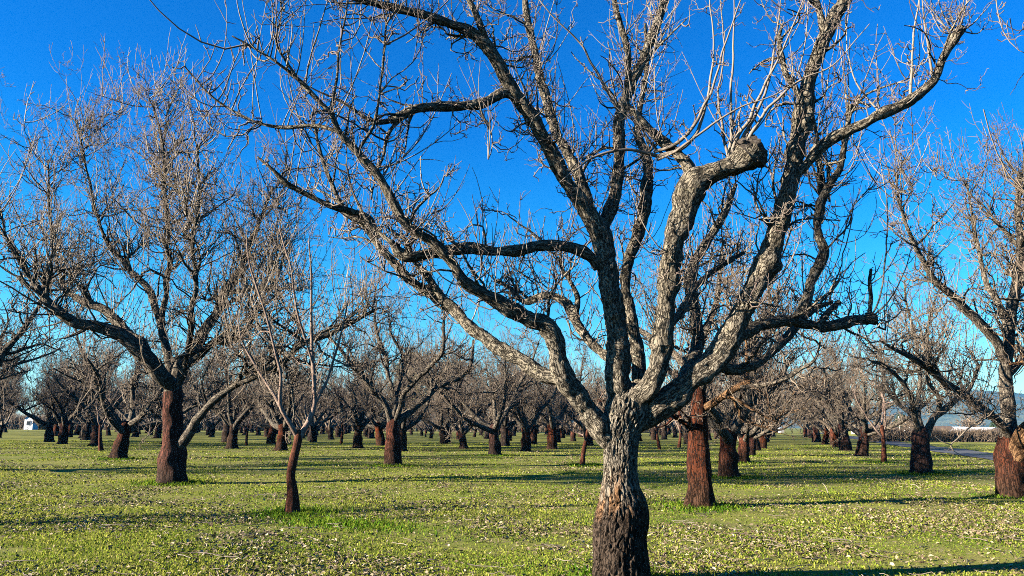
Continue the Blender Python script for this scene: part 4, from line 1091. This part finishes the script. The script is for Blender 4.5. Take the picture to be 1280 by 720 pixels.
def house(name, px, Y, z0, w, d, hw, hr, wall, roof, label, rz=0, nwin=2, door=True, axis=0, e=.35):
    x = (px - 640) / F * Y
    root = empty(name, (x, Y, z0), rz); tag(root, label, 'house' if name == 'house' else 'shed', 'buildings across the field' if px > 640 else None)
    V, Q = [], []; box(V, Q, -w / 2, w / 2, 0, d, 0, hw)
    T = []
    if axis == 0:      # ridge along the width
        for sx in (-1, 1):
            b = len(V); V += [(sx * w / 2, 0, hw), (sx * w / 2, d, hw), (sx * w / 2, d / 2, hw + hr)]; T.append((b, b + 1, b + 2))
    else:
        for sy in (0, d):
            b = len(V); V += [(-w / 2, sy, hw), (w / 2, sy, hw), (0, sy, hw + hr)]; T.append((b, b + 1, b + 2))
    mesh_obj('wall', np.array(V), [np.array(Q), np.array(T)], wall, root, False)
    V, Q = [], []; tt = .14
    def slab(a, b, c, d_):
        n = len(V); V.extend([a, b, c, d_] + [(p[0], p[1], p[2] + tt) for p in (a, b, c, d_)])
        Q.extend([tuple(n + i for i in f) for f in ((0, 3, 2, 1), (4, 5, 6, 7), (0, 1, 5, 4), (1, 2, 6, 5), (2, 3, 7, 6), (3, 0, 4, 7))])
    o = .012
    if axis == 0:
        k = hr / (d / 2)
        slab((-w / 2 - e, -e, hw - e * k + o), (w / 2 + e, -e, hw - e * k + o), (w / 2 + e, d / 2, hw + hr + o), (-w / 2 - e, d / 2, hw + hr + o))
        slab((-w / 2 - e, d / 2 + .003, hw + hr + o), (w / 2 + e, d / 2 + .003, hw + hr + o), (w / 2 + e, d + e, hw - e * k + o), (-w / 2 - e, d + e, hw - e * k + o))
    else:
        k = hr / (w / 2)
        slab((-w / 2 - e, -e, hw - e * k + o), (0, -e, hw + hr + o), (0, d + e, hw + hr + o), (-w / 2 - e, d + e, hw - e * k + o))
        slab((.003, -e, hw + hr + o), (w / 2 + e, -e, hw - e * k + o), (w / 2 + e, d + e, hw - e * k + o), (.003, d + e, hw + hr + o))
    mesh_obj('roof', np.array(V), np.array(Q), roof, root, False)
    for i in range(nwin):
        cx = -w / 2 + w * (i + 1) / (nwin + 1)
        V, Q = [], []; box(V, Q, cx - .55, cx + .55, -.05, -.004, hw * .42, hw * .8)
        f_ = mesh_obj('window', np.array(V), np.array(Q), MAT['white'], root, False)
        V, Q = [], []; box(V, Q, cx - .46, cx + .46, -.065, -.052, hw * .45, hw * .77); mesh_obj('pane', np.array(V), np.array(Q), MAT['glass'], f_, False)
    if door:
        V, Q = [], []; box(V, Q, w * .38 - .5, w * .38 + .5, -.05, -.004, .02, min(2.05, hw * .85)); mesh_obj('door', np.array(V), np.array(Q), MAT['tan'], root, False)
    return root
house('shed', 1234, 170, -1.3, 5.8, 9, 2.1, .95, MAT['white'], MAT['roof_white'], 'long low white shed with a pale gabled roof beyond the hedge, under the hills', .35, 1, True, 1)
house('house', 1168, 185, -1.3, 10, 8, 2.0, 1.3, MAT['white'], MAT['roof_brown'], 'low white house with a brown roof, right beside the squat flared red trunk', .1, 3)
house('house', 1190, 200, -1.3, 7, 7, 2.0, 1.2, MAT['tan'], MAT['roof_white'], 'small pale-roofed house just left of the round leafless tree', -.15, 2)
house('house', 1098, 205, -1.0, 9, 8, 2.2, 1.3, MAT['white'], MAT['roof_brown'], 'low white house behind the hedge, left of the brown leafless trees', .1, 3)
house('shed', 972, 250, -.2, 1.1, 1.2, 1.3, .3, MAT['white'], MAT['roof_white'], 'tiny white shed at the far end of the grass aisle', .1, 0, True, 0, .1)
house('house', 46, 198, -.1, 2.1, 2.6, 2.9, .8, MAT['white'], MAT['roof_brown'], 'narrow white building in front of the brown thicket at far left', .05, 1, False, 1, .15)
pr = empty('utility_pole', ((1118 - 640) / F * 168, 168, -1.3)); tag(pr, 'thin pale utility pole rising behind the hedge across the field', 'pole')
pz = Tubes(); pz.add(np.array([[0, 0, -.3], [0, 0, 2], [0, 0, 4], [0, 0, 5.4]]), [.15, .14, .12, .1], 10); pz.build('post', MAT['pole'], pr)
V, Q = [], []; box(V, Q, -.9, .9, -.18, -.105, 4.7, 4.85); mesh_obj('crossarm', np.array(V), np.array(Q), MAT['pole'], pr, False)

# hills
def hills():
    t = NT('hill_forest')
    p = t.pos()
    m = t.finish(t.mix(t.ramp(t.noise(p, .005, 5, .65), [(.4, 0.0), (.6, 1.0)]), (.035, .05, .03), (.10, .10, .05)), .95, t.noise(p, .02, 5, .7), .05, 1.0, 15)
    ang = np.linspace(-75, 75, 260); rr = np.linspace(0, 1, 26)
    V = []
    for k in rr:
        for a in ang:
            A = math.radians(a); R_ = 3000 + 1600 * k
            V.append((R_ * math.sin(A), R_ * math.cos(A), 0))
    V = np.array(V)
    prof = np.sin(np.clip(np.repeat(rr, len(ang)) * 1.25, 0, 1) * PI / 2)
    a2 = np.tile(np.radians(ang), len(rr))
    env = .25 + .75 / (1 + np.exp(-(np.degrees(a2) - 24) / 5))
    ridge = 158 * env * (1 + .22 * np.sin(a2 * 14 + 1.0) + .14 * np.sin(a2 * 37) + .06 * np.sin(a2 * 83 + 2))
    V[:, 2] = -1.5 + prof * ridge * (1 + .12 * fbm(V * .0025, 3, 3)) + 7 * fbm(V * .008, 8, 3) * prof
    nx = len(ang); i = np.arange(len(rr) - 1)[:, None] * nx; j = np.arange(nx - 1)[None, :]
    Q = np.stack([i + j, i + j + 1, i + nx + j + 1, i + nx + j], -1).reshape(-1, 4)
    tag(mesh_obj('hills', V, Q, m), kind='structure')
hills()

# ================================================================== HAZE
def haze(density):
    V, Q = [], []
    box(V, Q, -5300, 5300, -70, 5300, -4.5, 235)
    t = NT('haze_air')
    vol = t.n('ShaderNodeVolumePrincipled')
    vol.inputs['Color'].default_value = (.12, .50, 1.0, 1)
    vol.inputs['Density'].default_value = density
    t.t.links.new(vol.outputs[0], t.out.inputs[1])
    o = mesh_obj('haze', np.array(V), np.array(Q), t.m, None, False)
    tag(o, kind='stuff')
HAZE = .00006
if HAZE: haze(HAZE)

# ================================================================== LIGHT
ALPHA, ELEV = math.radians(17), math.radians(18.5)
to_sun = Vector((-math.cos(ALPHA) * math.cos(ELEV), -math.sin(ALPHA) * math.cos(ELEV), math.sin(ELEV)))
sd = bpy.data.lights.new('sun', 'SUN'); so = bpy.data.objects.new('sun', sd); COL.objects.link(so)
so.rotation_euler = to_sun.to_track_quat('Z', 'Y').to_euler()
sd.energy = 5.0; sd.angle = math.radians(.5); sd.color = (1.0, .91, .77)
w = bpy.data.worlds.new('World'); sc.world = w; w.use_nodes = True
nt = w.node_tree; nt.nodes.clear()
sky = nt.nodes.new('ShaderNodeTexSky'); sky.sky_type = 'NISHITA'; sky.sun_disc = False
sky.sun_elevation = ELEV
sky.sun_rotation = math.atan2(to_sun.x, to_sun.y)
sky.air_density = 1.0; sky.dust_density = .3; sky.ozone_density = 3.0
hs = nt.nodes.new('ShaderNodeHueSaturation'); hs.inputs['Saturation'].default_value = 1.45
bg = nt.nodes.new('ShaderNodeBackground'); bg.inputs[1].default_value = .05
wo = nt.nodes.new('ShaderNodeOutputWorld')
nt.links.new(sky.outputs[0], hs.inputs['Color']); tint = nt.nodes.new('ShaderNodeMix'); tint.data_type = 'RGBA'; tint.blend_type = 'MULTIPLY'; tint.inputs[0].default_value = 1
tc = nt.nodes.new('ShaderNodeTexCoord'); sx = nt.nodes.new('ShaderNodeSeparateXYZ'); rp_ = nt.nodes.new('ShaderNodeValToRGB')
nt.links.new(tc.outputs['Generated'], sx.inputs[0]); nt.links.new(sx.outputs[2], rp_.inputs[0])
e_ = rp_.color_ramp.elements; e_[0].position = 0.0; e_[0].color = (.80, .94, .98, 1); e_[1].position = .36; e_[1].color = (.035, .72, 1.02, 1)
k_ = rp_.color_ramp.elements.new(.14); k_.color = (.32, .85, 1.0, 1)
nt.links.new(rp_.outputs[0], tint.inputs[7])
nt.links.new(hs.outputs[0], tint.inputs[6]); nt.links.new(tint.outputs[2], bg.inputs[0]); nt.links.new(bg.outputs[0], wo.inputs[0])

vs = sc.view_settings
sc.display_settings.display_device = 'sRGB'
vs.view_transform = 'Standard'; vs.look = 'None'; vs.gamma = 1; vs.exposure = 2.32; vs.use_curve_mapping = False
sc.render.engine = 'CYCLES'
cy = sc.cycles
cy.max_bounces = 5; cy.diffuse_bounces = 0; cy.glossy_bounces = 2; cy.transmission_bounces = 2; cy.transparent_max_bounces = 4; cy.volume_bounces = 0
cy.filter_width = .95; cy.use_denoising = False; cy.use_adaptive_sampling = False; cy.denoiser = 'OPENIMAGEDENOISE'; cy.denoising_input_passes = 'RGB_ALBEDO_NORMAL'; cy.denoising_prefilter = 'ACCURATE'
sc.render.film_transparent = False
